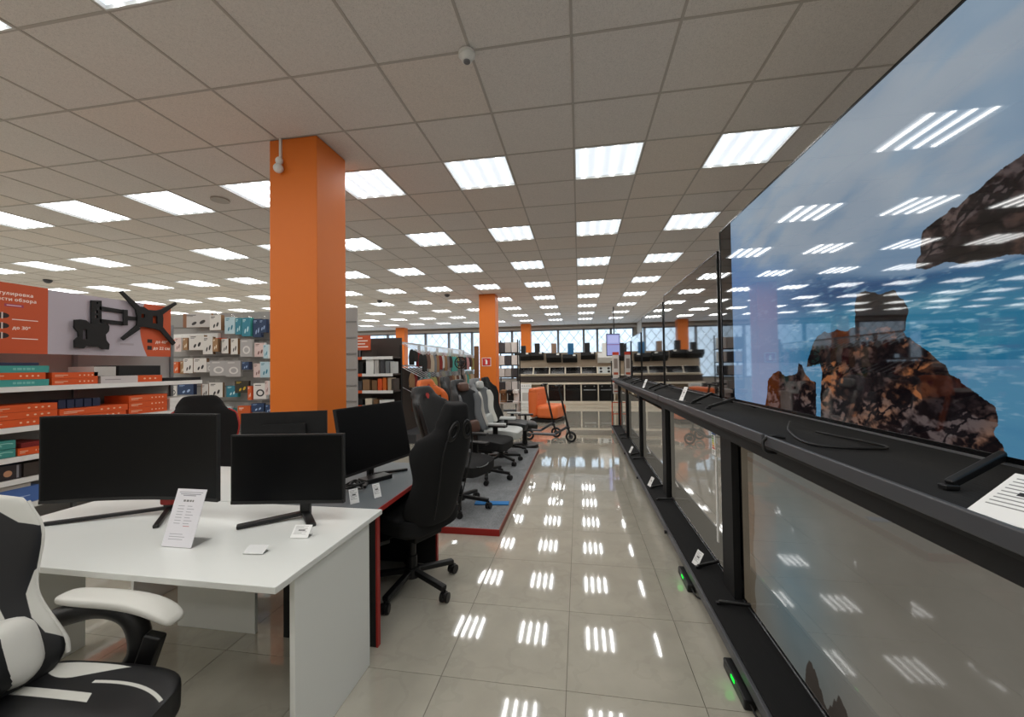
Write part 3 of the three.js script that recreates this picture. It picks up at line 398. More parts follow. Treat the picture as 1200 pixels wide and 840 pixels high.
const bwSeat = canvasTex(512, 512, (g, w, h) => {
  g.fillStyle = '#161618'; g.fillRect(0, 0, w, h); g.fillStyle = '#d8d7cf'; g.strokeStyle = '#d8d7cf';
  for (const s of [0, 1]) { const X = (x) => (s ? 1 - x : x) * w, Y = (y) => (1 - y) * h; g.beginPath(); g.moveTo(X(0.13), Y(0.06)); g.quadraticCurveTo(X(0.22), Y(0.2), X(0.19), Y(0.34)); g.lineTo(X(0.10), Y(0.62)); g.quadraticCurveTo(X(0.08), Y(0.3), X(0.13), Y(0.06)); g.fill(); g.beginPath(); g.moveTo(X(0.26), Y(0)); g.lineTo(X(0.31), Y(0)); g.lineTo(X(0.31), Y(0.62)); g.lineTo(X(0.26), Y(0.58)); g.fill(); g.lineWidth = 9; g.beginPath(); g.moveTo(X(0.20), Y(0.5)); g.quadraticCurveTo(X(0.17), Y(0.8), X(0.22), Y(0.97)); g.stroke(); }
});
const whiteL = K.whiteL;
swivelChair('black and white leather gaming chair with white arm pads by the white desk', [-1.55, 0, -0.86], Math.PI / 2 + 0.05, { main: K.blackLeather, backMat: M(0xffffff, 0.42, { map: bwBack }), seatMat: M(0xffffff, 0.42, { map: bwSeat }), pipe: whiteL, arm: whiteL, extra: (o, back, place, sh, Hb) => {
  const lum = part('lumbar_cushion', place(loft(20, 22, (v, a, b) => { const e = rnd1(v, 3); return [(v - 0.5) * 0.36, Hb * 0.17 + 0.1 * e * a, 0.085 + 0.055 * e * b]; })), K.blackLeather, o);
  for (const s of [-1, 1]) part('cushion_end', place(loft(10, 18, (v, a, b) => { const e = rnd1(v, 3); return [s * 0.125 + (v - 0.5) * 0.13, Hb * 0.17 + 0.104 * e * a * (1 - 0.25 * Math.abs(v - 0.5)), 0.085 + 0.057 * e * b]; })), whiteL, lum);
  for (const s of [-1, 1]) { const pts = []; for (let i = 0; i <= 14; i++) { const hf = 0.06 + 0.68 * i / 14, w = lerpTab(hf, BW0); pts.push(backPoint(s * w * 0.99, hf, 0.012, Hb)); } part('edge_piping', place(tube(pts, 0.007, 50, 8)), whiteL, back); }
} }, { arms: 'loop', sh: 0.46, Hb: 0.78, tilt: -0.34, armZ: -0.06 });
const strapSlot = (o, back, place, sh, Hb) => { for (const s of [-1, 1]) part('strap_slot', place(new THREE.TorusGeometry(0.035, 0.011, 8, 22).scale(0.9, 1.5, 1).rotateZ(s * 0.35).translate(s * 0.06, Hb * 0.80, -0.098)), K.black, back); for (const s of [-1, 1]) part('back_seam', place(tube([[s * 0.11, 0.08, -0.085], [s * 0.12, 0.3, -0.1], [s * 0.13, 0.5, -0.105], [s * 0.09, 0.66, -0.105]], 0.004, 24, 6)), K.blackLeather, back); };
swivelChair('all black fabric gaming chair seen from behind at the grey gaming desk', [-1.15, 0, -2.61], -2.02, { main: K.blackFab, extra: strapSlot }, { star: 0.62, sh: 0.48, Hb: 0.80, narrow: 1 });
swivelChair('black chair with dark red trim behind the curved monitor', [-3.12, 0, -2.95], 1.0, { main: K.blackFab, pipe: K.red, extra: (o, back, place, sh, Hb) => { for (const s of [-1, 1]) { const pts = []; for (let i = 0; i <= 14; i++) { const hf = 0.06 + 0.76 * i / 14, w = lerpTab(hf, BW0); pts.push(backPoint(s * w * 0.97, hf, 0.02, Hb)); } part('edge_piping', place(tube(pts, 0.008, 50, 8)), K.red, back); } } }, { sh: 0.47, Hb: 0.80 });
// low platform with the display chairs
const PODZ0 = -3.49, PODZ1 = -7.03;
{ const o = thing('display_podium', 'low grey carpeted podium with a red edge under the gaming chairs', 'podium', [-1.55, 0, (PODZ0 + PODZ1) / 2]);
  const w = 1.66, d = PODZ0 - PODZ1; part('deck', rbox(w - 0.012, 0.056, d - 0.012, 0.003, 0, 0.028, 0), K.podium, o); part('front_edge', bx(-w / 2, w / 2, 0, 0.057, d / 2 - 0.006, d / 2 + 0.003), K.red, o); part('side_edge', bx(w / 2 - 0.006, w / 2 + 0.003, 0, 0.057, -d / 2, d / 2), M(0x8a4a3c, 0.6), o);
  part('carpet_seam', bx(-w / 2 + 0.01, w / 2 - 0.01, 0.0555, 0.0572, -0.3, -0.295), K.rail, o); }
const py = 0.0575, F = Math.PI / 2;
swivelChair('black gaming chair with a red head logo nearest the podium front edge', [-1.24, py, -4.0], F - 0.32, { main: K.blackLeather, seatMat: K.blackFab, side: K.darkGreyL, logo: K.red, pipe: K.greyL }, { star: 0.3, sh: 0.44, arms: true, tilt: -0.3 });
swivelChair('black gaming chair with an orange shoulder panel on the podium', [-1.86, py, -5.5], F - 0.3, { main: K.blackLeather, seatMat: K.blackLeather, side: K.orangeL, top: K.orangeL, logo: K.red }, { star: 0.8, sh: 0.46 });
swivelChair('grey and black gaming chair with brown cushions on the podium', [-1.2, py, -5.06], F - 0.2, { main: K.darkGreyL, seatMat: K.blackFab, side: K.greyL, head: K.brownL, lumbar: K.brownL }, { star: 0.1, sh: 0.46 });
swivelChair('plain black leather chair between grey and white chairs on the podium', [-1.9, py, -6.66], F, { main: K.blackLeather }, { star: 0.5, sh: 0.47 });
swivelChair('light grey and white gaming chair with pale arm pads on the podium', [-1.18, py, -5.93], F - 0.08, { main: K.greyL, seatMat: K.silverL, side: whiteL, head: K.silverL, arm: K.silverL, lumbar: K.silverL }, { star: 0.6, sh: 0.45 });
swivelChair('black padded chair with pale grey arm pads behind the white chair', [-1.18, py, -6.70], F, { main: K.darkGreyL, backMat: K.blackFab, arm: K.silverL }, { star: 0.9, sh: 0.45 });
{ const o = thing('office_chair', 'black low office chair with one raised arm beside the scooters', 'chair', [-1.02, 0, -7.42], F + 0.2);
  part('seat', seatGeo(0.46, 0.25, 0.06, 0.0).translate(0, 0.42, 0), K.blackLeather, o); part('base', [cyl(0.04, 0.05, 0.28, 0, 0.2, 0, 14), cyl(0.24, 0.26, 0.05, 0, 0.03, 0, 26)], K.black, o);
  const a = part('armrest', [beam([-0.27, 0.36, 0], [-0.27, 0.62, 0], 0.04, 0.05)], K.black, o); part('arm_pad', rbox(0.1, 0.03, 0.28, 0.012, -0.27, 0.63, 0, 3), K.black, a); }
single('blue_foam_sheet', 'small flat blue sheet lying under the front podium chair', 'sheet', rbox(0.36, 0.012, 0.1, 0.004, 0, 0.006, 0), M(0x2b7fc4, 0.7), [onY(583, 590, 0.06).x - 0.06, py, onY(583, 590, 0.06).z], 0.1);
single('shoe_box', 'white low carton standing on the podium between the chairs', 'box', rbox(0.36, 0.16, 0.3, 0.004, 0, 0.08, 0), K.whiteM, [-1.72, py, -4.7], 0.1);
// ---------------------------------------------------------------- SCOOTERS and ARMCHAIR
function scooter(label, pos, turn) {   // local +z is forward
  const o = thing('kick_scooter', label, 'scooter', pos, turn);
  part('deck', [rbox(0.15, 0.035, 0.5, 0.012, 0, 0.14, -0.12), beam([0, 0.15, 0.12], [0, 0.30, 0.36], 0.05, 0.05)], K.rail, o);
  for (const z of [-0.43, 0.43]) { const w = part('wheel', new THREE.TorusGeometry(0.088, 0.022, 10, 28).rotateY(Math.PI / 2).translate(0, 0.11, z), K.black, o); part('hub', new THREE.CylinderGeometry(0.045, 0.045, 0.05, 16).rotateZ(Math.PI / 2).translate(0, 0.11, z), K.rail, w); }
  part('rear_mudguard', new THREE.TorusGeometry(0.12, 0.012, 6, 18, 1.8).rotateY(Math.PI / 2).rotateX(0.2).translate(0, 0.11, -0.43), K.blackM, o);
  part('fork', [bar([-0.035, 0.11, 0.43], [-0.03, 0.27, 0.38], 0.012), bar([0.035, 0.11, 0.43], [0.03, 0.27, 0.38], 0.012), rbox(0.09, 0.04, 0.06, 0.01, 0, 0.28, 0.38)], K.black, o);
  const s = part('stem', bar([0, 0.28, 0.38], [0, 1.1, 0.2], 0.02, 14), K.blackM, o); part('display', rbox(0.06, 0.03, 0.09, 0.01, 0, 1.12, 0.2), K.black, s);
  const h = part('handlebar', bar([-0.25, 1.11, 0.19], [0.25, 1.11, 0.19], 0.012), K.black, o); for (const q of [-1, 1]) part('grip', bar([q * 0.14, 1.11, 0.19], [q * 0.26, 1.11, 0.19], 0.019), K.black, h);
  return o;
}
scooter('black kick scooter parked across the aisle end before the orange armchair', [-0.60, 0, -8.0], F - 0.2);
scooter('second black kick scooter parked just behind the first one', [-0.92, 0, -8.5], F - 0.15);
{ const o = thing('armchair', 'orange leather tufted armchair in the aisle behind the scooters', 'armchair', [-0.86, 0, -11.0], F - 0.3);
  const soft = (w, h, d, x, y, z, r) => rbox(w, h, d, r, x, y, z, 5);
  part('base', bx(-0.4, 0.4, 0.0, 0.08, -0.36, 0.36), K.black, o); part('seat', soft(0.80, 0.36, 0.62, 0, 0.28, 0.1, 0.11), K.orangeLeather, o);
  const b = part('backrest', soft(0.86, 0.76, 0.26, 0, 0.5, -0.3, 0.115), K.orangeLeather, o);
  for (const i of [-1, 0, 1]) for (const j of [0, 1]) part('tuft_button', new THREE.SphereGeometry(0.016, 10, 8).translate(i * 0.24, 0.58 + j * 0.16, -0.178), K.orangeBox2, b);
  part('back_roll', loft(16, 20, (v, a, c) => { const e = rnd1(v, 6); return [(v - 0.5) * 0.86, 0.84 + 0.07 * e * a, -0.29 + 0.12 * e * c]; }), K.orangeLeather, b); }
// ---------------------------------------------------------------- LEFT SHELVING with bracket boxes
const GX = -4.4, GT = Math.PI / 2;      // shelving faces +x: local x runs along -z, local z along +x
const zAt = (px, py = 440, x = GX) => onX(px, py, x).z;
{
  const o = thing('shelving_unit', 'white metal shelving unit stacked with orange bracket boxes', 'shelving', [GX - 0.24, 0, -2.6], GT);
  for (const y of [1.39, 1.07, 0.835, 0.66, 0.45, 0.15]) { const sh = part('shelf_board', bx(-1.5, 1.45, y - 0.03, y, -0.2, 0.235), K.shelf, o); part('price_rail', bx(-1.5, 1.45, y - 0.038, y + 0.004, 0.235, 0.243), K.whiteM, sh); }
  part('back_panel', bx(-1.5, 1.45, 0, 2.0, -0.24, -0.2), K.peg, o);
  for (const x of [-1.5, -0.5, 0.5, 1.43]) part('upright', bx(x, x + 0.03, 0, 2.05, -0.2, -0.17), K.greyMetal, o);
}
const oTex = canvasTex(256, 40, (g, w, h) => { g.fillStyle = '#d8561f'; g.fillRect(0, 0, w, h); g.fillStyle = '#f0c9b0'; for (const x of [150, 176, 200, 224]) { g.beginPath(); g.arc(x, 20, 5, 0, 7); g.fill(); } g.fillRect(14, 16, 70, 4); g.fillRect(14, 25, 46, 3); });
const tTex = canvasTex(256, 40, (g, w, h) => { g.fillStyle = '#3f9a93'; g.fillRect(0, 0, w, h); g.fillStyle = '#7cbdb6'; for (const [x, l] of [[112, 12], [128, 18], [150, 10], [164, 16], [184, 12]]) g.fillRect(x, 13, l, 13); });
const woTex = canvasTex(256, 40, (g, w, h) => { g.fillStyle = '#c9c3c3'; g.fillRect(0, 0, w, h); g.fillStyle = '#d8561f'; g.fillRect(146, 0, 110, h); g.fillStyle = '#f0c9b0'; for (const x of [176, 200, 224]) { g.beginPath(); g.arc(x, 20, 5, 0, 7); g.fill(); } g.fillStyle = '#8d8888'; g.fillRect(16, 18, 60, 4); });
const photoTex = canvasTex(128, 64, (g, w, h) => { g.fillStyle = '#2b2528'; g.fillRect(0, 0, w, h); g.fillStyle = '#b98a6a'; g.beginPath(); g.arc(34, 42, 12, 0, 7); g.arc(84, 36, 14, 0, 7); g.fill(); g.fillStyle = '#8a8a90'; g.fillRect(112, 4, 8, 56); });
const tealTex = canvasTex(128, 64, (g, w, h) => { g.fillStyle = '#3f8d86'; g.fillRect(0, 0, w, h); g.strokeStyle = '#9ccfc6'; g.lineWidth = 6; g.beginPath(); g.arc(40, 70, 46, 3.6, 5.6); g.stroke(); g.beginPath(); g.arc(90, 80, 60, 3.4, 5.2); g.stroke(); });
const blueTex = canvasTex(128, 64, (g, w, h) => { g.fillStyle = '#4c6fb0'; g.fillRect(0, 0, w, h); g.fillStyle = '#9fb6dd'; g.fillRect(8, 34, 100, 4); });
const faced = (tex, plain) => [plain, plain, plain, plain, M(0xffffff, 0.55, { map: tex }), plain];
const MO = faced(oTex, K.orangeBox), MT = faced(tTex, K.teal), MW = faced(woTex, K.greyBox), MP = faced(photoTex, K.navy), ML = faced(tealTex, K.teal), MB = faced(blueTex, K.blueBox);
function carton(name, label, px0, px1, y, h, mat, group, x = GX, d = 0.3, dx = 0, tilt = 0) {
  const a = zAt(px0, 440, x), b = zAt(px1, 440, x), w = Math.abs(a - b);
  const m = single(name, label, 'box', new THREE.BoxGeometry(w - 0.004, h - 0.002, d).translate(0, h / 2, 0), mat, [x - 0.02 - d / 2 + dx, y, (a + b) / 2], GT + tilt, group); return m;
}
const G1 = 'boxes stacked on the top white shelf', G2 = 'boxes stacked on the second white shelf';
carton('bracket_box', 'teal bracket box at the bottom of the mixed stack on top shelf', -20, 60, 1.394, 0.056, MT, G1);
carton('bracket_box', 'orange bracket box between two teal ones on top shelf', -20, 56, 1.45, 0.056, MO, G1);
carton('bracket_box', 'teal bracket box on top of the mixed stack under the orange sign', -20, 60, 1.506, 0.056, MT, G1);
carton('flat_box', 'thin dark flat box lying on the uppermost teal box', -15, 48, 1.562, 0.025, K.navy, G1);
for (let k = 0; k < 2; k++) carton('bracket_box', k ? 'upper orange box of the pair beside the teal boxes' : 'lower orange box of the pair beside the teal boxes', 63, 117, 1.394 + k * 0.055, 0.055, MO, G1);
carton('bracket_box', 'half white half orange bracket box on top shelf', 120, 192, 1.394, 0.07, MW, G1);
carton('open_box', 'black open carton on the white and orange box', 141, 190, 1.464, 0.10, K.blackM, G1);
{ const a = carton('slanted_carton', 'grey slanted carton leaning beside the black open carton', 112, 138, 1.464, 0.09, K.greyBox, G1); a.rotation.z = 0; }
carton('flat_box', 'long black flat box at the end of the top shelf', 194, 237, 1.394, 0.035, K.blackM, G1);
for (let k = 0; k < 3; k++) carton('bracket_box', ['lowest', 'middle', 'uppermost'][k] + ' orange box of the wide stack at the second shelf start', -25 + k * 4, [60, 70, 70][k], 1.074 + k * 0.058, 0.058, MO, G2);
carton('bracket_box', 'single orange box lying low before the navy packets', 74, 150, 1.074, 0.05, MO, G2); carton('bracket_box', 'orange box crossing the middle of the second shelf', 72, 152, 1.124, 0.06, MO, G2);
for (let k = 0; k < 5; k++) carton('navy_packet', 'navy blue packet standing in the row behind the orange boxes', 76 + k * 10, 85 + k * 10, 1.186, 0.075, K.navy, 'navy packets on the second shelf', GX, 0.2, -0.05);
for (let k = 0; k < 3; k++) carton('bracket_box', ['lowest', 'middle', 'uppermost'][k] + ' orange box of the neat stack beside white boxes', 153, 198, 1.074 + k * 0.062, 0.062, MO, G2);
for (let k = 0; k < 3; k++) carton('white_box', ['lowest', 'middle', 'uppermost'][k] + ' white box of the stack at the second shelf end', 201, 231, 1.074 + k * 0.045, 0.045, K.whiteM, G2);
for (let k = 0; k < 2; k++) carton('bracket_box', ['lower', 'upper'][k] + ' teal wave patterned box on the third shelf', -20, 22, 0.839 + k * 0.068, 0.066, ML, 'boxes on the third shelf');
carton('bracket_box', 'orange box beside the teal wave boxes on the third shelf', 24, 60, 0.839, 0.06, MO, 'boxes on the third shelf'); carton('flat_box', 'dark red flat box on the third shelf orange box', 28, 60, 0.899, 0.04, K.redFab, 'boxes on the third shelf');
carton('photo_box', 'dark box with two round pictures on the fourth shelf', -20, 29, 0.664, 0.115, MP); carton('dark_box', 'plain dark brown box beside the pictured box on fourth shelf', 31, 70, 0.664, 0.11, K.darkBand);
carton('blue_box', 'blue box with a pale stripe on the lowest visible white shelf', -25, 50, 0.454, 0.13, MB);
carton('flat_box', 'grey flat box lying on the blue box', -20, 40, 0.584, 0.03, K.greyBox);
// header signs above the shelving
const signTex = canvasTex(690, 560, (g, w, h) => {
  g.fillStyle = '#c8542a'; g.fillRect(0, 0, w, h); g.fillStyle = '#f3e6df'; g.font = 'bold 38px sans-serif'; g.textAlign = 'right'; g.fillText('Регулировка', 598, 96); g.fillText('области обзора', 618, 142);
  g.fillStyle = '#a03a5e'; g.fillRect(428, 166, 110, 22); g.fillStyle = '#f6dfe4'; g.fillRect(440, 174, 86, 6);
  for (const y of [262, 342, 420]) { g.fillStyle = '#23191a'; g.beginPath(); g.ellipse(418, y, 38, 22, 0, 0, 7); g.fill(); g.fillRect(388, y - 14, 60, 28); g.fillStyle = '#d9d0cc'; g.fillRect(412, y - 26, 9, 52); }
  g.fillStyle = '#f3e6df'; g.fillRect(472, 284, 156, 7); g.fillRect(472, 436, 156, 7); g.textAlign = 'left'; g.font = 'bold 36px sans-serif'; g.fillText('до 30\u00b0', 474, 366);
});
const signTex2 = canvasTex(512, 270, (g, w, h) => {
  g.fillStyle = '#b8b1bb'; g.fillRect(0, 0, w, h); g.fillStyle = '#c8542a'; g.beginPath(); g.moveTo(378, 0); g.quadraticCurveTo(330, 140, 392, h); g.lineTo(w, h); g.lineTo(w, 0); g.fill();
  g.fillStyle = '#f3e6df'; g.font = 'bold 21px sans-serif'; g.fillText('до 40\u00b0', 432, 200); g.fillText('до 22 см', 420, 234); g.fillStyle = '#23191a'; g.fillRect(392, 182, 24, 18); g.fillRect(392, 216, 22, 20);
  g.fillStyle = '#a89fa6'; g.fillRect(268, 208, 60, 10);
});
{
  const zl = -2.0, zm = -2.69, zr = -3.727;
  const s1 = thing('header_sign', 'orange header sign with white lettering above the shelving', 'sign', [GX - 0.06, 1.66, (zl + zm) / 2], GT), w1 = zl - zm;
  part('board', box(w1, 0.56, 0.012, 0, 0.28, 0), faced(signTex, K.orangeBox), s1); for (const x of [-0.25, 0.25]) part('bracket', bx(x - 0.01, x + 0.01, 0.29, 0.32, -0.36, -0.008), K.greyMetal, s1);
  const s2 = thing('header_sign', 'white and orange header sign with a cut-out of a television wall bracket', 'sign', [GX - 0.06, 1.66, (zm + zr) / 2], GT), w2 = zm - zr, cz = (zm + zr) / 2;
  part('board', box(w2, 0.55, 0.012, 0, 0.275, 0), faced(signTex2, K.orangeBox), s2); for (const x of [-0.4, 0.4]) part('bracket', bx(x - 0.01, x + 0.01, 0.29, 0.32, -0.36, -0.008), K.greyMetal, s2);
  const Q = (zx, zy) => { const p = onX(60 + zx / 7.5, 320 + zy / 7.5, GX - 0.04); return [cz - p.z, p.y - 1.66]; };
  const P = (l) => l.map(([a, b]) => Q(a, b)), ex = (l, hole, z = 0.012) => extr(P(l), 0.014, 0.002, hole && hole.map(P)).translate(0, 0, z);
  const ring = (x, y, r) => [[x - r, y - r], [x + r, y - r], [x + r, y + r], [x - r, y + r]];
  part('wall_plate', ex([[350, 240], [437, 244], [437, 450], [350, 445]], [ring(400, 262, 7), ring(393, 340, 12), ring(393, 382, 12)]), K.blackM, s2);
  part('clamp_plate', ex([[190, 412], [240, 408], [290, 415], [325, 445], [480, 445], [495, 470], [490, 510], [462, 540], [468, 590], [495, 625], [490, 670], [440, 668], [400, 648], [290, 638], [270, 660], [190, 655], [190, 590], [225, 560], [222, 520], [190, 480]], [[[262, 495], [300, 495], [300, 580], [262, 580]]], 0.028), K.blackM, s2);
  part('upper_arm', ex([[420, 290], [652, 328], [652, 356], [420, 322]]), K.blackM, s2); part('lower_arm', ex([[420, 403], [645, 428], [645, 458], [420, 432]]), K.blackM, s2);
  part('pivot', ex([[622, 322], [656, 326], [656, 458], [622, 455]], null, 0.028), K.blackM, s2); part('link', ex([[650, 375], [752, 388], [752, 412], [650, 406]]), K.blackM, s2);
  part('screen_plate', ex([[722, 290], [800, 298], [840, 325], [910, 330], [960, 318], [970, 400], [965, 510], [900, 490], [800, 470], [735, 478], [745, 400]], [ring(792, 375, 16), [[878, 375], [918, 380], [918, 445], [878, 440]]], 0.028), K.blackM, s2);
  for (const l of [[[585, 165], [612, 160], [770, 300], [730, 322]], [[935, 330], [1075, 255], [1090, 272], [962, 365]], [[600, 570], [622, 588], [770, 490], [732, 462]], [[940, 500], [1055, 632], [1078, 612], [968, 478]]]) part('plate_arm', ex(l, null, 0.03), K.blackM, s2);
}
// ---------------------------------------------------------------- PEGBOARD with hanging packages
const PZ = -5.5;
{
  const o = thing('pegboard_display', 'tall grey slatted display wall hung with accessory packages', 'display wall', [-5.05, 0, PZ - 0.04]);
  part('back_panel', bx(-1.75, 1.75, 0, 2.42, -0.03, 0.0), K.peg, o);
  for (let k = 0; k < 9; k++) part('slat', bx(-1.75, 1.75, 0.28 + k * 0.24, 0.3 + k * 0.24, 0, 0.012), K.pegLine, o);
  part('light_strip', bx(-1.5, -0.62, 2.02, 2.1, 0.0, 0.05), K.whiteM, o); part('orange_strip', bx(-1.5, -0.5, 1.985, 2.02, 0, 0.052), K.orangeBox, o);
  part('base_shelf', bx(-1.75, 1.75, 0.36, 0.40, 0, 0.35), K.shelf, o);
}
const pk = (bg, fg, band) => canvasTex(96, 128, (g, w, h) => { g.fillStyle = bg; g.fillRect(0, 0, w, h); g.fillStyle = fg; g.fillRect(10, 12, 34, 6); g.fillRect(10, 24, 24, 4); g.beginPath(); g.ellipse(38, 92, 7, 17, 0.3, 0, 7); g.fill(); g.beginPath(); g.ellipse(66, 80, 8, 20, 0.3, 0, 7); g.fill(); if (band) { g.fillStyle = band; g.fillRect(0, 0, 12, h); } });
const pkRing = (bg, fg) => canvasTex(96, 128, (g, w, h) => { g.fillStyle = bg; g.fillRect(0, 0, w, h); g.strokeStyle = fg; g.lineWidth = 11; g.beginPath(); g.arc(50, 78, 24, 0, 7); g.stroke(); g.fillStyle = fg; g.fillRect(12, 12, 44, 6); });
const PKS = [
  ['white', 'earphone_package', faced(pk('#d9d4cf', '#2b2729'), K.kraft)], ['pale grey', 'earphone_package', faced(pk('#c4bfbc', '#332f30', '#8d5f42'), K.kraft)], ['grey', 'headphone_package', faced(pkRing('#a9a5a4', '#d6d2ce'), K.greyBox)],
  ['teal blue', 'accessory_bag', faced(pk('#2c7f95', '#bfe0e6'), K.teal)], ['dark blue', 'accessory_bag', faced(pk('#233a5e', '#9cb4d6'), K.navy)], ['white', 'headphone_package', faced(pkRing('#dedad6', '#26262a'), K.whiteM)],
  ['orange', 'accessory_package', faced(pk('#cf5d26', '#f1e2d8'), K.orangeBox)], ['light blue', 'accessory_bag', faced(pk('#b7cfd8', '#2f7790'), K.whiteM)], ['black', 'accessory_package', faced(pk('#222124', '#b9b5b2'), K.blackM)], ['pink white', 'cable_package', faced(pk('#d9c2be', '#7a5550'), K.whiteM)], ['cardboard brown', 'cable_package', faced(pk('#9a7550', '#efe2cf'), K.kraft)], ['yellow and dark', 'accessory_package', faced(pk('#3a3528', '#d6b52c'), K.darkBand)],
];
const pegHooks = [];
function pegItem(px0, py0, px1, py1, k, rowName, z = PZ, wall = 'display wall') {
  const a = onZ(px0, py0, z + 0.1), b = onZ(px1, py1, z + 0.1), w = b.x - a.x, h = a.y - b.y, [c, n, m] = PKS[k], d = 0.04 + 0.03 * rnd();
  const o = thing(n, c + ' ' + n.replace('_', ' ') + ' on the ' + rowName + ' of the ' + wall, 'package', [(a.x + b.x) / 2, b.y, z + 0.09 + 0.08 * rnd()], w > 0.25 ? rr(-0.08, 0.1) : rr(-0.2, 0.3), rowName + ' of the ' + wall + ', ' + c + ' ' + n.replace('_', ' '));
  part('carton', new THREE.BoxGeometry(w, h, d).translate(0, h / 2, 0), m, o); part('hang_tab', box(w * 0.35, 0.05, 0.004, 0, h + 0.024, -d / 2 + 0.002), K.clear, o);
}
{
  const rows = [
    ['uppermost hook row', [[217, 368, 247, 383, 1], [250, 370, 263, 387, 0], [266, 372, 277, 391, 7], [278, 373, 286, 392, 3], [287, 373, 298, 394, 3], [299, 374, 308, 395, 4], [309, 375, 318, 390, 4]]],
    ['second hook row', [[207, 396, 216, 412, 9], [217, 396, 222, 410, 10], [224, 393, 240, 410, 0], [243, 395, 253, 415, 0], [254, 397, 259, 412, 10], [261, 397, 270, 414, 0], [273, 397, 283, 415, 0], [286, 398, 300, 418, 2], [302, 402, 312, 418, 9], [313, 404, 319, 420, 7]]],
    ['third hook row', [[200, 424, 206, 437, 5], [207, 424, 213, 437, 6], [214, 423, 221, 438, 10], [222, 420, 232, 437, 0], [233, 420, 245, 436, 0], [246, 424, 252, 436, 2], [254, 423, 270, 440, 2], [272, 423, 286, 441, 2], [288, 424, 298, 433, 4], [300, 426, 308, 442, 9], [310, 424, 319, 442, 7]]],
    ['fourth hook row', [[206, 452, 213, 464, 5], [214, 450, 232, 462, 4], [237, 450, 248, 466, 1], [252, 448, 265, 465, 0], [267, 452, 279, 465, 3], [281, 446, 294, 460, 11], [296, 452, 300, 468, 6], [302, 449, 315, 467, 5], [316, 446, 320, 462, 9]]],
    ['lowest hook row', [[258, 478, 276, 499, 3], [262, 476, 275, 484, 7], [284, 475, 296, 496, 6], [300, 472, 312, 482, 4], [313, 474, 320, 484, 4], [277, 484, 283, 500, 10], [297, 484, 305, 500, 10]]],
  ];
  for (const [n, l] of rows) for (const q of l) pegItem(...q, n);
}
// ---------------------------------------------------------------- shelving past the pillar, orange header
const BZ = -7.0;
{
  const L = onZ(405, 430, BZ).x, R = onZ(460, 430, BZ).x, c = (L + R) / 2, w = R - L;
  const o = thing('shelving_unit', 'dark shelving unit with an orange header and white shelf edges beyond the pillar', 'shelving', [c, 0, BZ - 0.2]);
  part('back_panel', bx(-w / 2, w / 2, 0, 2.1, -0.22, -0.2), K.darkBand, o); for (const s of [-1, 1]) part('upright', bx(s * w / 2 - 0.012, s * w / 2 + 0.012, 0, 1.95, -0.2, -0.14), K.blackM, o);
  for (const y of [1.72, 1.40, 1.08, 0.8, 0.4]) { const sh = part('shelf_board', bx(-w / 2, w / 2, y - 0.03, y, -0.2, 0.19), K.darkBand, o); part('orange_rail', bx(-w / 2, -w / 2 + 0.34, y - 0.05, y + 0.005, 0.19, 0.2), K.orangeBox, sh); part('white_rail', bx(-w / 2 + 0.34, w / 2, y - 0.05, y + 0.005, 0.19, 0.2), K.whiteM, sh); }
  const tx = canvasTex(256, 160, (g, w2, h2) => { g.fillStyle = '#c8542a'; g.fillRect(0, 0, w2, h2); g.fillStyle = '#f3e2d8'; for (const [y, l] of [[22, 150], [54, 210], [86, 180], [118, 214]]) g.fillRect(16, y, l, 12); });
  const sg = thing('header_sign', 'orange header sign with four white text lines beyond the pillar', 'sign', [onZ(420, 402, BZ + 0.05).x, 1.85, BZ + 0.02]); part('board', box(0.46, 0.28, 0.012, 0, 0.14, 0), faced(tx, K.orangeBox), sg); part('bracket', bx(-0.01, 0.01, -0.13, 0.1, -0.03, -0.008), K.greyMetal, sg);
  const items = [[409, 412, 418, 419, 'black', K.blackM, 1], [419, 411, 431, 419, 'brown', K.darkBand, 1], [410, 424, 420, 437, 'black', K.blackM, 0], [424, 416, 433, 437, 'tall white', K.whiteM, 0], [434, 410, 439, 437, 'narrow white', K.greyBox, 0], [441, 421, 446, 437, 'dark grey', K.rail, 0], [447, 422, 452, 437, 'grey', K.greyL, 0], [453, 423, 457, 437, 'pink white', K.silverL, 0],
    [410, 446, 419, 457, 'dark', K.rail, 2], [420, 444, 428, 457, 'tan', K.kraft, 2], [431, 445, 437, 457, 'wooden', K.wood, 2], [438, 443, 443, 457, 'orange', K.orangeBox, 2], [444, 442, 448, 457, 'bright orange', K.orangeL, 2], [450, 442, 454, 457, 'beige', K.beige, 2], [455, 443, 458, 457, 'olive', K.darkBand, 2], [412, 466, 420, 473, 'black', K.blackM, 3], [423, 464, 431, 472, 'light tan', K.beigeL, 3], [433, 465, 438, 472, 'brown', K.wood, 3], [440, 464, 452, 470, 'white', K.whiteM, 3]];
  const ys = [1.404, 1.724, 1.084, 0.804], rows = ['second', 'top', 'third', 'fourth'];
  for (const [x0, y0, x1, y1, cn, m, s] of items) { const a = onZ(x0, y0, BZ + 0.12), b = onZ(x1, y1, BZ + 0.12); const hb = Math.min(0.285, a.y - b.y); single('product_box', cn + ' product box on the ' + rows[s] + ' shelf of the orange header unit', 'box', box(b.x - a.x, hb, 0.2, 0, hb / 2, 0), m, [(a.x + b.x) / 2, ys[s], BZ - 0.13], 0, 'boxes in the orange header unit'); }
}
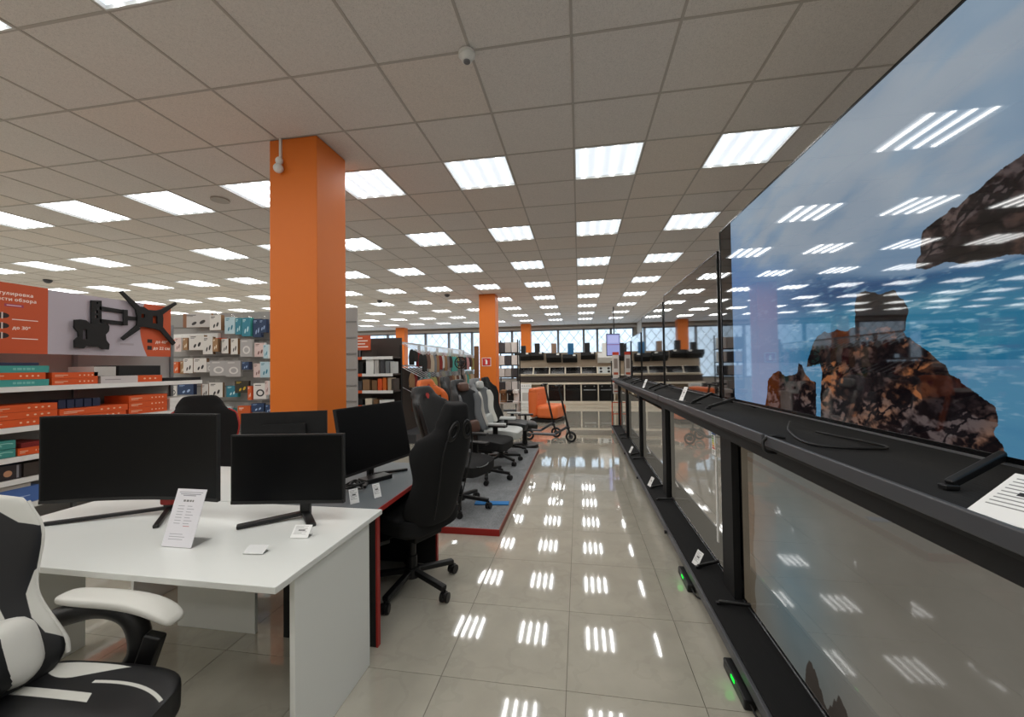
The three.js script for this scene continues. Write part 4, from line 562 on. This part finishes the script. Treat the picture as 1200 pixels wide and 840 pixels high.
{ // slanting chrome arms hung with goods
  const o = thing('hook_gondola', 'dark gondola with rows of slanting chrome arms full of hanging goods', 'display rack', [-3.6, 0, -9.7]);
  part('back_panel', bx(-0.05, 0.0, 0, 1.5, -2.6, 2.2), K.darkBand, o); part('base_tray', bx(0, 0.4, 0, 0.18, -2.6, 2.2), K.rail, o); for (const y of [2.03, 1.55]) part('top_bar', bx(-0.05, 0.0, y - 0.015, y + 0.015, -2.6, 2.2), K.steel, o); for (const z of [-2.58, -1.4, -0.2, 1, 2.18]) part('upright', bx(-0.05, 0, 0, 2.05, z - 0.02, z + 0.02), K.blackM, o);
  const cols = [[K.beige, 'beige'], [K.blackM, 'black'], [K.greyL, 'grey'], [K.kraft, 'brown'], [K.redFab, 'dark red'], [K.teal, 'teal'], [K.silverL, 'silver'], [K.darkGreyL, 'charcoal'], [K.brownL, 'dark brown'], [M(0xb58a8e, 0.7), 'pink'], [M(0x8f8d54, 0.7), 'olive yellow']];
  const bag = extr([[-0.07, 0], [0.07, 0], [0.08, 0.18], [0.05, 0.3], [0.02, 0.33], [-0.02, 0.33], [-0.05, 0.3], [-0.08, 0.18]], 0.02, 0.006).translate(0, -0.345, -0.01);
  for (const [y, n, z0, dz, name] of [[2.03, 25, 2.1, 0.187, 'top'], [1.55, 25, 2.1, 0.187, 'second'], [1.12, 13, 2.0, 0.36, 'third']]) for (let i = 0; i < n; i++) {
    const z = z0 - i * dz, L = 0.5; part('arm', bar([0, y, z], [L, y - 0.25, z], 0.008, 6), K.steel, o);
    for (let k = 0; k < 2; k++) { const t = 0.55 + 0.4 * k, [m, cn] = cols[Math.floor(rnd() * cols.length)]; const g = single('hanging_pouch', cn + ' pouch hanging from the ' + name + ' row of chrome arms', 'pouch', bag, m, [-3.6 + L * t, y - 0.25 * t - 0.008, -9.7 + z], rr(0.9, 1.5), name + ' row pouches, ' + cn); g.scale.set(rr(0.55, 1.0), rr(0.7, 1.15), 1); }
  }
}
{ // goods past the hooks: fan, counter with white appliances, wooden post
  const f = onZ(540, 425, -9.2), o = thing('desk_fan', 'round black fan on a thin stand left of the sign pillar', 'fan', [f.x, 0, -9.2]);
  const g = part('guard', [new THREE.TorusGeometry(0.135, 0.014, 8, 30), new THREE.TorusGeometry(0.09, 0.005, 6, 26), new THREE.TorusGeometry(0.05, 0.005, 6, 22)].map((q) => q.translate(0, f.y, 0.03)), K.blackM, o); for (let i = 0; i < 5; i++) part('blade', rbox(0.05, 0.1, 0.006, 0.003, 0, 0.06, 0).rotateY(0.5).rotateZ(i * 1.2566).translate(0, f.y, 0.01), K.rail, g);
  part('motor', new THREE.CylinderGeometry(0.05, 0.06, 0.09, 18).rotateX(Math.PI / 2).translate(0, f.y, -0.05), K.blackM, o); part('pole', cyl(0.013, 0.013, f.y - 0.06, 0, (f.y - 0.06) / 2, -0.05, 12), K.blackM, o); part('foot', cyl(0.15, 0.16, 0.025, 0, 0.0125, -0.05, 26), K.blackM, o);
  const a = onZ(531, 462, -9.6), b = onZ(561, 462, -9.6), c = thing('display_counter', 'white display counter with small white appliances left of the pillar', 'counter', [(a.x + b.x) / 2, 0, -9.66]), w = b.x - a.x;
  part('worktop', rbox(w, 0.04, 0.5, 0.006, 0, 0.86, 0), K.whiteM, c); for (const s of [-1, 1]) part('side_panel', bx(s * (w / 2 - 0.03) - 0.015, s * (w / 2 - 0.03) + 0.015, 0, 0.84, -0.22, 0.22), K.whiteM, c); part('lower_shelf', bx(-w / 2 + 0.04, w / 2 - 0.04, 0.3, 0.33, -0.22, 0.22), K.whiteM, c);
  const names = ['first', 'second', 'third', 'fourth'];
  for (let i = 0; i < 3; i++) { const q = thing('multicooker', names[i] + ' white multicooker on the counter counting from the hook gondola', 'appliance', [a.x + 0.13 + i * (w - 0.26) / 2, 0.88, -9.64], 0, 'white multicookers on the counter'); part('body', cyl(0.1, 0.11, 0.17, 0, 0.085, 0, 22), K.whiteM, q); part('lid', new THREE.SphereGeometry(0.1, 20, 8, 0, 6.3, 0, 1.57).scale(1, 0.45, 1).translate(0, 0.17, 0), K.silverL, q); part('control_panel', rbox(0.07, 0.06, 0.02, 0.006, 0, 0.08, 0.105), K.blackG, q); }
  const p = onZ(556, 405, -10.4); single('wooden_post', 'brown wooden board standing upright beside the sign pillar', 'board', rbox(0.13, p.y, 0.05, 0.006, 0, p.y / 2, 0), K.wood, [p.x, 0, -10.6]);
  // wire rack right of the pillar
  const r0 = onZ(584, 440, -11.6), r1 = onZ(607, 440, -11.6), rw = r1.x - r0.x, rk = thing('wire_rack', 'tall black metal rack with white cartons right of the sign pillar', 'rack', [(r0.x + r1.x) / 2, 0, -11.8]);
  for (const x of [-1, 1]) for (const z of [-0.2, 0.2]) part('upright', bx(x * rw / 2 - 0.015, x * rw / 2 + 0.015, 0, 2.3, z - 0.015, z + 0.015), K.blackM, rk); for (const y of [0.2, 0.75, 1.2, 1.55, 1.92]) part('shelf', bx(-rw / 2, rw / 2, y - 0.025, y, -0.2, 0.2), K.blackM, rk);
  const rn = ['lower', 'middle', 'upper', 'top']; for (let s = 0; s < 4; s++) for (let i = 0; i < 3; i++) { const y = [0.75, 1.2, 1.55, 1.92][s], hh = [0.3, 0.25, 0.28, 0.3][s], d = (s + i) % 3 === 0; single('appliance_carton', (d ? 'dark' : 'pale') + ' appliance carton on the ' + rn[s] + ' shelf of the black metal rack', 'box', rbox(rw / 3.4, hh, 0.3, 0.004, 0, hh / 2, 0), d ? K.rail : i === 1 ? K.greyBox : K.whiteM, [r0.x + rw * (i + 0.5) / 3, y + 0.002, -11.77], 0, 'cartons on the black metal rack'); }
  const tb = thing('appliance_stand', 'low stand with coffee machines between the pillar and the kitchen wall', 'stand', [onZ(597, 470, -10.9).x, 0, -10.95]); part('top', rbox(0.56, 0.03, 0.4, 0.004, 0, 0.5, 0), K.greyBox, tb); for (const x of [-0.24, 0.24]) part('leg_panel', bx(x - 0.02, x + 0.02, 0, 0.485, -0.18, 0.18), K.greyBox, tb);
  for (const [dx, m, l] of [[-0.17, K.kraft, 'brown'], [0.02, K.blackM, 'black'], [0.18, K.whiteM, 'white']]) { const q = thing('coffee_machine', l + ' coffee machine on the low appliance stand', 'appliance', [onZ(597, 470, -10.9).x + dx, 0.515, -10.95]); part('body', [rbox(0.15, 0.34, 0.12, 0.012, 0, 0.17, -0.08), rbox(0.15, 0.09, 0.26, 0.012, 0, 0.29, 0), rbox(0.15, 0.04, 0.26, 0.01, 0, 0.02, 0)], m, q); part('spout', cyl(0.012, 0.016, 0.05, 0, 0.23, 0.06, 12), K.steel, q); part('drip_tray', rbox(0.12, 0.008, 0.12, 0.003, 0, 0.044, 0.05), K.steel, q); }
}
// ---------------------------------------------------------------- KITCHEN WALL at the aisle end
const KZ = -15;
{
  const kx = (px) => onZ(px, 450, KZ).x, kl = kx(604), kr = 2.5, w = kr - kl, c = (kl + kr) / 2;
  const o = thing('kitchen_display', 'beige kitchen display wall holding ovens, hobs and cooker hoods', 'display wall', [c, 0, KZ - 0.3]);
  part('back_board', bx(-w / 2, w / 2, 0, 2.02, -0.34, -0.3), K.beige, o); part('plinth', bx(-w / 2, w / 2, 0, 0.08, -0.3, 0.28), K.beigeL, o); part('plinth_shelf', bx(-w / 2, w / 2, 0.08, 0.19, -0.3, 0.3), K.beigeL, o);
  part('counter', bx(-w / 2, w / 2, 0.81, 0.87, -0.3, 0.31), K.beigeL, o); part('dark_panel', bx(-w / 2, w / 2, 0.9, 1.14, -0.02, 0.0), K.darkBand, o); part('hob_shelf', bx(-w / 2, w / 2, 1.12, 1.16, -0.3, 0.05), K.beigeL, o);
  for (const px of [604.5, 642, 661.4, 681, 701, 720]) part('divider', bx(kx(px) - c - 0.022, kx(px) - c + 0.022, 0.19, 0.81, -0.3, 0.3), K.beigeL, o);
  part('divider', bx(w / 2 - 0.6, w / 2 - 0.556, 0.19, 0.81, -0.3, 0.3), K.beigeL, o);
  const oven = (px0, px1, label, trim) => { const a = kx(px0) + 0.03, b = kx(px1) - 0.03, ww = b - a, q = thing('built_in_oven', label, 'oven', [(a + b) / 2, 0.19, KZ]); part('body', bx(-ww / 2, ww / 2, 0, 0.6, -0.28, -0.02), K.blackM, q); const d = part('door', rbox(ww, 0.46, 0.03, 0.006, 0, 0.24, 0), K.oven, q); part('handle', [bar([-ww * 0.4, 0.41, 0.05], [ww * 0.4, 0.41, 0.05], 0.012, 10), bar([-ww * 0.37, 0.41, 0.01], [-ww * 0.37, 0.41, 0.05], 0.008, 8), bar([ww * 0.37, 0.41, 0.01], [ww * 0.37, 0.41, 0.05], 0.008, 8)], trim, d); const cp = part('control_panel', rbox(ww, 0.1, 0.03, 0.004, 0, 0.545, 0), K.blackG, q); for (const x of [-0.3, 0.3]) part('knob', new THREE.CylinderGeometry(0.02, 0.022, 0.025, 14).rotateX(Math.PI / 2).translate(x * ww, 0.545, 0.025), trim, cp); };
  oven(642, 661.4, 'black built-in oven behind the orange armchair', K.blackM); oven(661.4, 681, 'black glass built-in oven with a dark handle', K.blackM); oven(681, 701, 'black built-in oven with a bright steel handle', K.steel); oven(701, 720, 'black built-in oven at the rack side of the kitchen wall', K.greyMetal);
  { const a = kx(611), b = kx(624), q = thing('gas_stove', 'white free-standing stove at the left end of the kitchen wall', 'stove', [(a + b) / 2, 0, KZ + 0.36]), ww = b - a; part('body', rbox(ww, 0.85, 0.05, 0.006, 0, 0.425, -0.02), K.whiteM, q); const d = part('door', rbox(ww * 0.94, 0.5, 0.03, 0.006, 0, 0.38, 0.02), K.whiteM, q); part('door_glass', box(ww * 0.6, 0.3, 0.004, 0, 0.38, 0.037), K.greyBox, d); part('handle', bar([-ww * 0.4, 0.68, 0.06], [ww * 0.4, 0.68, 0.06], 0.01, 8), K.steel, d); for (let i = 0; i < 4; i++) part('knob', new THREE.CylinderGeometry(0.016, 0.018, 0.02, 12).rotateX(Math.PI / 2).translate((i - 1.5) * ww * 0.2, 0.78, 0.02), K.greyMetal, q); }
  { const a = kx(605.5), b = kx(611), q = thing('dark_cooker', 'narrow dark cooker beside the white stove', 'stove', [(a + b) / 2, 0, KZ + 0.36]), ww = b - a; part('body', rbox(ww, 0.85, 0.05, 0.006, 0, 0.425, -0.02), K.blackM, q); part('door', rbox(ww * 0.9, 0.5, 0.02, 0.006, 0, 0.38, 0.015), K.oven, q); part('handle', bar([-ww * 0.35, 0.66, 0.04], [ww * 0.35, 0.66, 0.04], 0.008, 8), K.steel, q); }
  const hobx = [606.4, 624.3, 643.6, 662.4, 681.4, 700.7, 718.6], on = ['first', 'second', 'third', 'fourth', 'fifth'];
  for (let i = 0; i < 6; i++) { const a = kx(hobx[i]), b = kx(hobx[i + 1]), ww = b - a - 0.05, q = thing('cooktop', i < 5 ? on[i] + ' black glass cooktop from the black metal rack, tilted on the kitchen wall' : 'pale gas cooktop with round burners beside the black glass ones', 'cooktop', [(a + b) / 2, 1.16, KZ - 0.28]);
    const T = (g) => g.rotateX(0.85).translate(0, 0.165, 0); part('tray', T(box(ww + 0.05, 0.02, 0.36, 0, -0.015, 0)), K.beigeL, q); part('glass_top', T(rbox(ww, 0.014, 0.31, 0.004)), i < 5 ? K.hob : K.silverL, q);
    for (const [x, z] of [[-0.14, -0.07], [0.14, -0.07], [-0.14, 0.08], [0.14, 0.08]]) part('burner', T(i < 5 ? new THREE.TorusGeometry(0.05, 0.003, 5, 22).rotateX(Math.PI / 2).translate(x, 0.008, z) : cyl(0.045, 0.05, 0.02, x, 0.016, z, 16)), i < 5 ? K.rail : K.blackM, q); part('tag', box(0.06, 0.04, 0.002, ww * 0.33, 0.29, -0.1), K.whiteM, q); }
  const hoods = [[68, 105, 250, 305, 20, 150, 365, K.blackM, K.blackM, 'black cooker hood overlapping the far orange pillar'], [182, 222, 230, 300, 155, 255, 360, K.blackM, K.blackM, 'small black cooker hood with a white tag'], [320, 362, 230, 310, 280, 400, 380, K.blackM, K.hoodBrown, 'black cooker hood with a brown chimney'], [455, 505, 230, 318, 415, 535, 380, K.blackM, K.hoodBlue, 'black cooker hood with a blue chimney'], [597, 640, 225, 300, 565, 685, 355, K.blackM, K.blackM, 'black cooker hood between the blue and the white ones'], [740, 785, 225, 305, 705, 830, 385, K.whiteM, K.whiteM, 'white cooker hood behind the hanging screen'], [890, 925, 225, 300, 870, 980, 365, K.blackM, K.blackM, 'black cooker hood partly behind the television rack']];
  for (const [c0, c1, ct, bt, b0, b1, bb, bm, cm, l] of hoods) { const g = (x, y) => onZ(600 + x / 7, 370 + y / 7, KZ - 0.2), A = g(c0, ct), B = g(c1, bt), C = g(b0, bt), D = g(b1, bb), cx = (C.x + D.x) / 2, q = thing('cooker_hood', l, 'cooker hood', [cx, D.y, KZ - 0.62]);
    part('chimney', rbox(B.x - A.x, A.y - B.y + 0.05, 0.24, 0.006, (A.x + B.x) / 2 - cx, (A.y + B.y) / 2 - D.y, 0.16), cm, q); const hh = C.y - D.y; part('body', extr([[0.0, 0], [0.16, 0.0], [0.42, hh * 0.55], [0.40, hh], [0, hh]], D.x - C.x, 0.004).rotateY(-Math.PI / 2).translate((D.x - C.x) / 2, 0, 0), bm, q); part('tag', box(0.1, 0.06, 0.003, (D.x - C.x) * 0.3, hh * 0.9, 0.43), K.whiteM, q); }
}
{ // hanging screen and orange stand at the end of the rack
  const p = onZ(718.5, 404, -13.2), lp = canvasTex(96, 160, (g, w, h) => { g.fillStyle = '#8f94c8'; g.fillRect(0, 0, w, h); g.fillStyle = '#7a4f78'; g.fillRect(0, 76, w, 5); g.fillStyle = '#a9aedb'; g.fillRect(8, 10, 80, 56); });
  const o = thing('hanging_screen', 'small lilac screen hanging from the ceiling on a black pole', 'screen', [p.x, CEIL, -13.2], 0.12), y = p.y - CEIL; part('pole', bx(0.02, 0.05, y, 0, -0.04, -0.01), K.black, o); part('casing', rbox(0.44, 0.72, 0.05, 0.012, 0, y, 0), K.black, o);
  part('screen', box(0.40, 0.67, 0.004, 0, y, 0.026), new THREE.MeshStandardMaterial({ color: 0x0a0a10, roughness: 0.2, emissive: 0xffffff, emissiveMap: lp, emissiveIntensity: 0.8 }), o);
  const s = thing('promo_stand', 'narrow orange framed promotion stand closing the rack end', 'stand', [0.86, 0, -9.72]);
  for (const x of [-0.1, 0.1]) { part('upright', bx(x - 0.012, x + 0.012, 0.0, 0.62, -0.012, 0.012), K.orangeBox2, s); part('upper_upright', bx(x - 0.012, x + 0.012, 0.62, 1.6, -0.012, 0.012), K.blackM, s); } for (const yy of [0.02, 0.35, 0.62, 1.25]) part('rung', bx(-0.1, 0.1, yy - 0.01, yy + 0.01, -0.01, 0.01), yy > 1 ? K.blackM : K.orangeBox2, s);
  const pt = canvasTex(64, 160, (g, w, h) => { g.fillStyle = '#d9d2cc'; g.fillRect(0, 0, w, h); g.fillStyle = '#c23a22'; g.fillRect(0, 0, w, 18); g.fillStyle = '#8d7f76'; g.fillRect(14, 40, 36, 60); g.fillStyle = '#b5502e'; g.fillRect(10, 124, 44, 14); }); part('poster', box(0.15, 0.62, 0.006, 0, 1.5, 0.016), M(0xffffff, 0.5, { map: pt }), s); part('lower_poster', box(0.15, 0.3, 0.006, 0, 0.98, 0.016), M(0xffffff, 0.5, { map: pt }), s);
}
renderer.render(scene, camera);
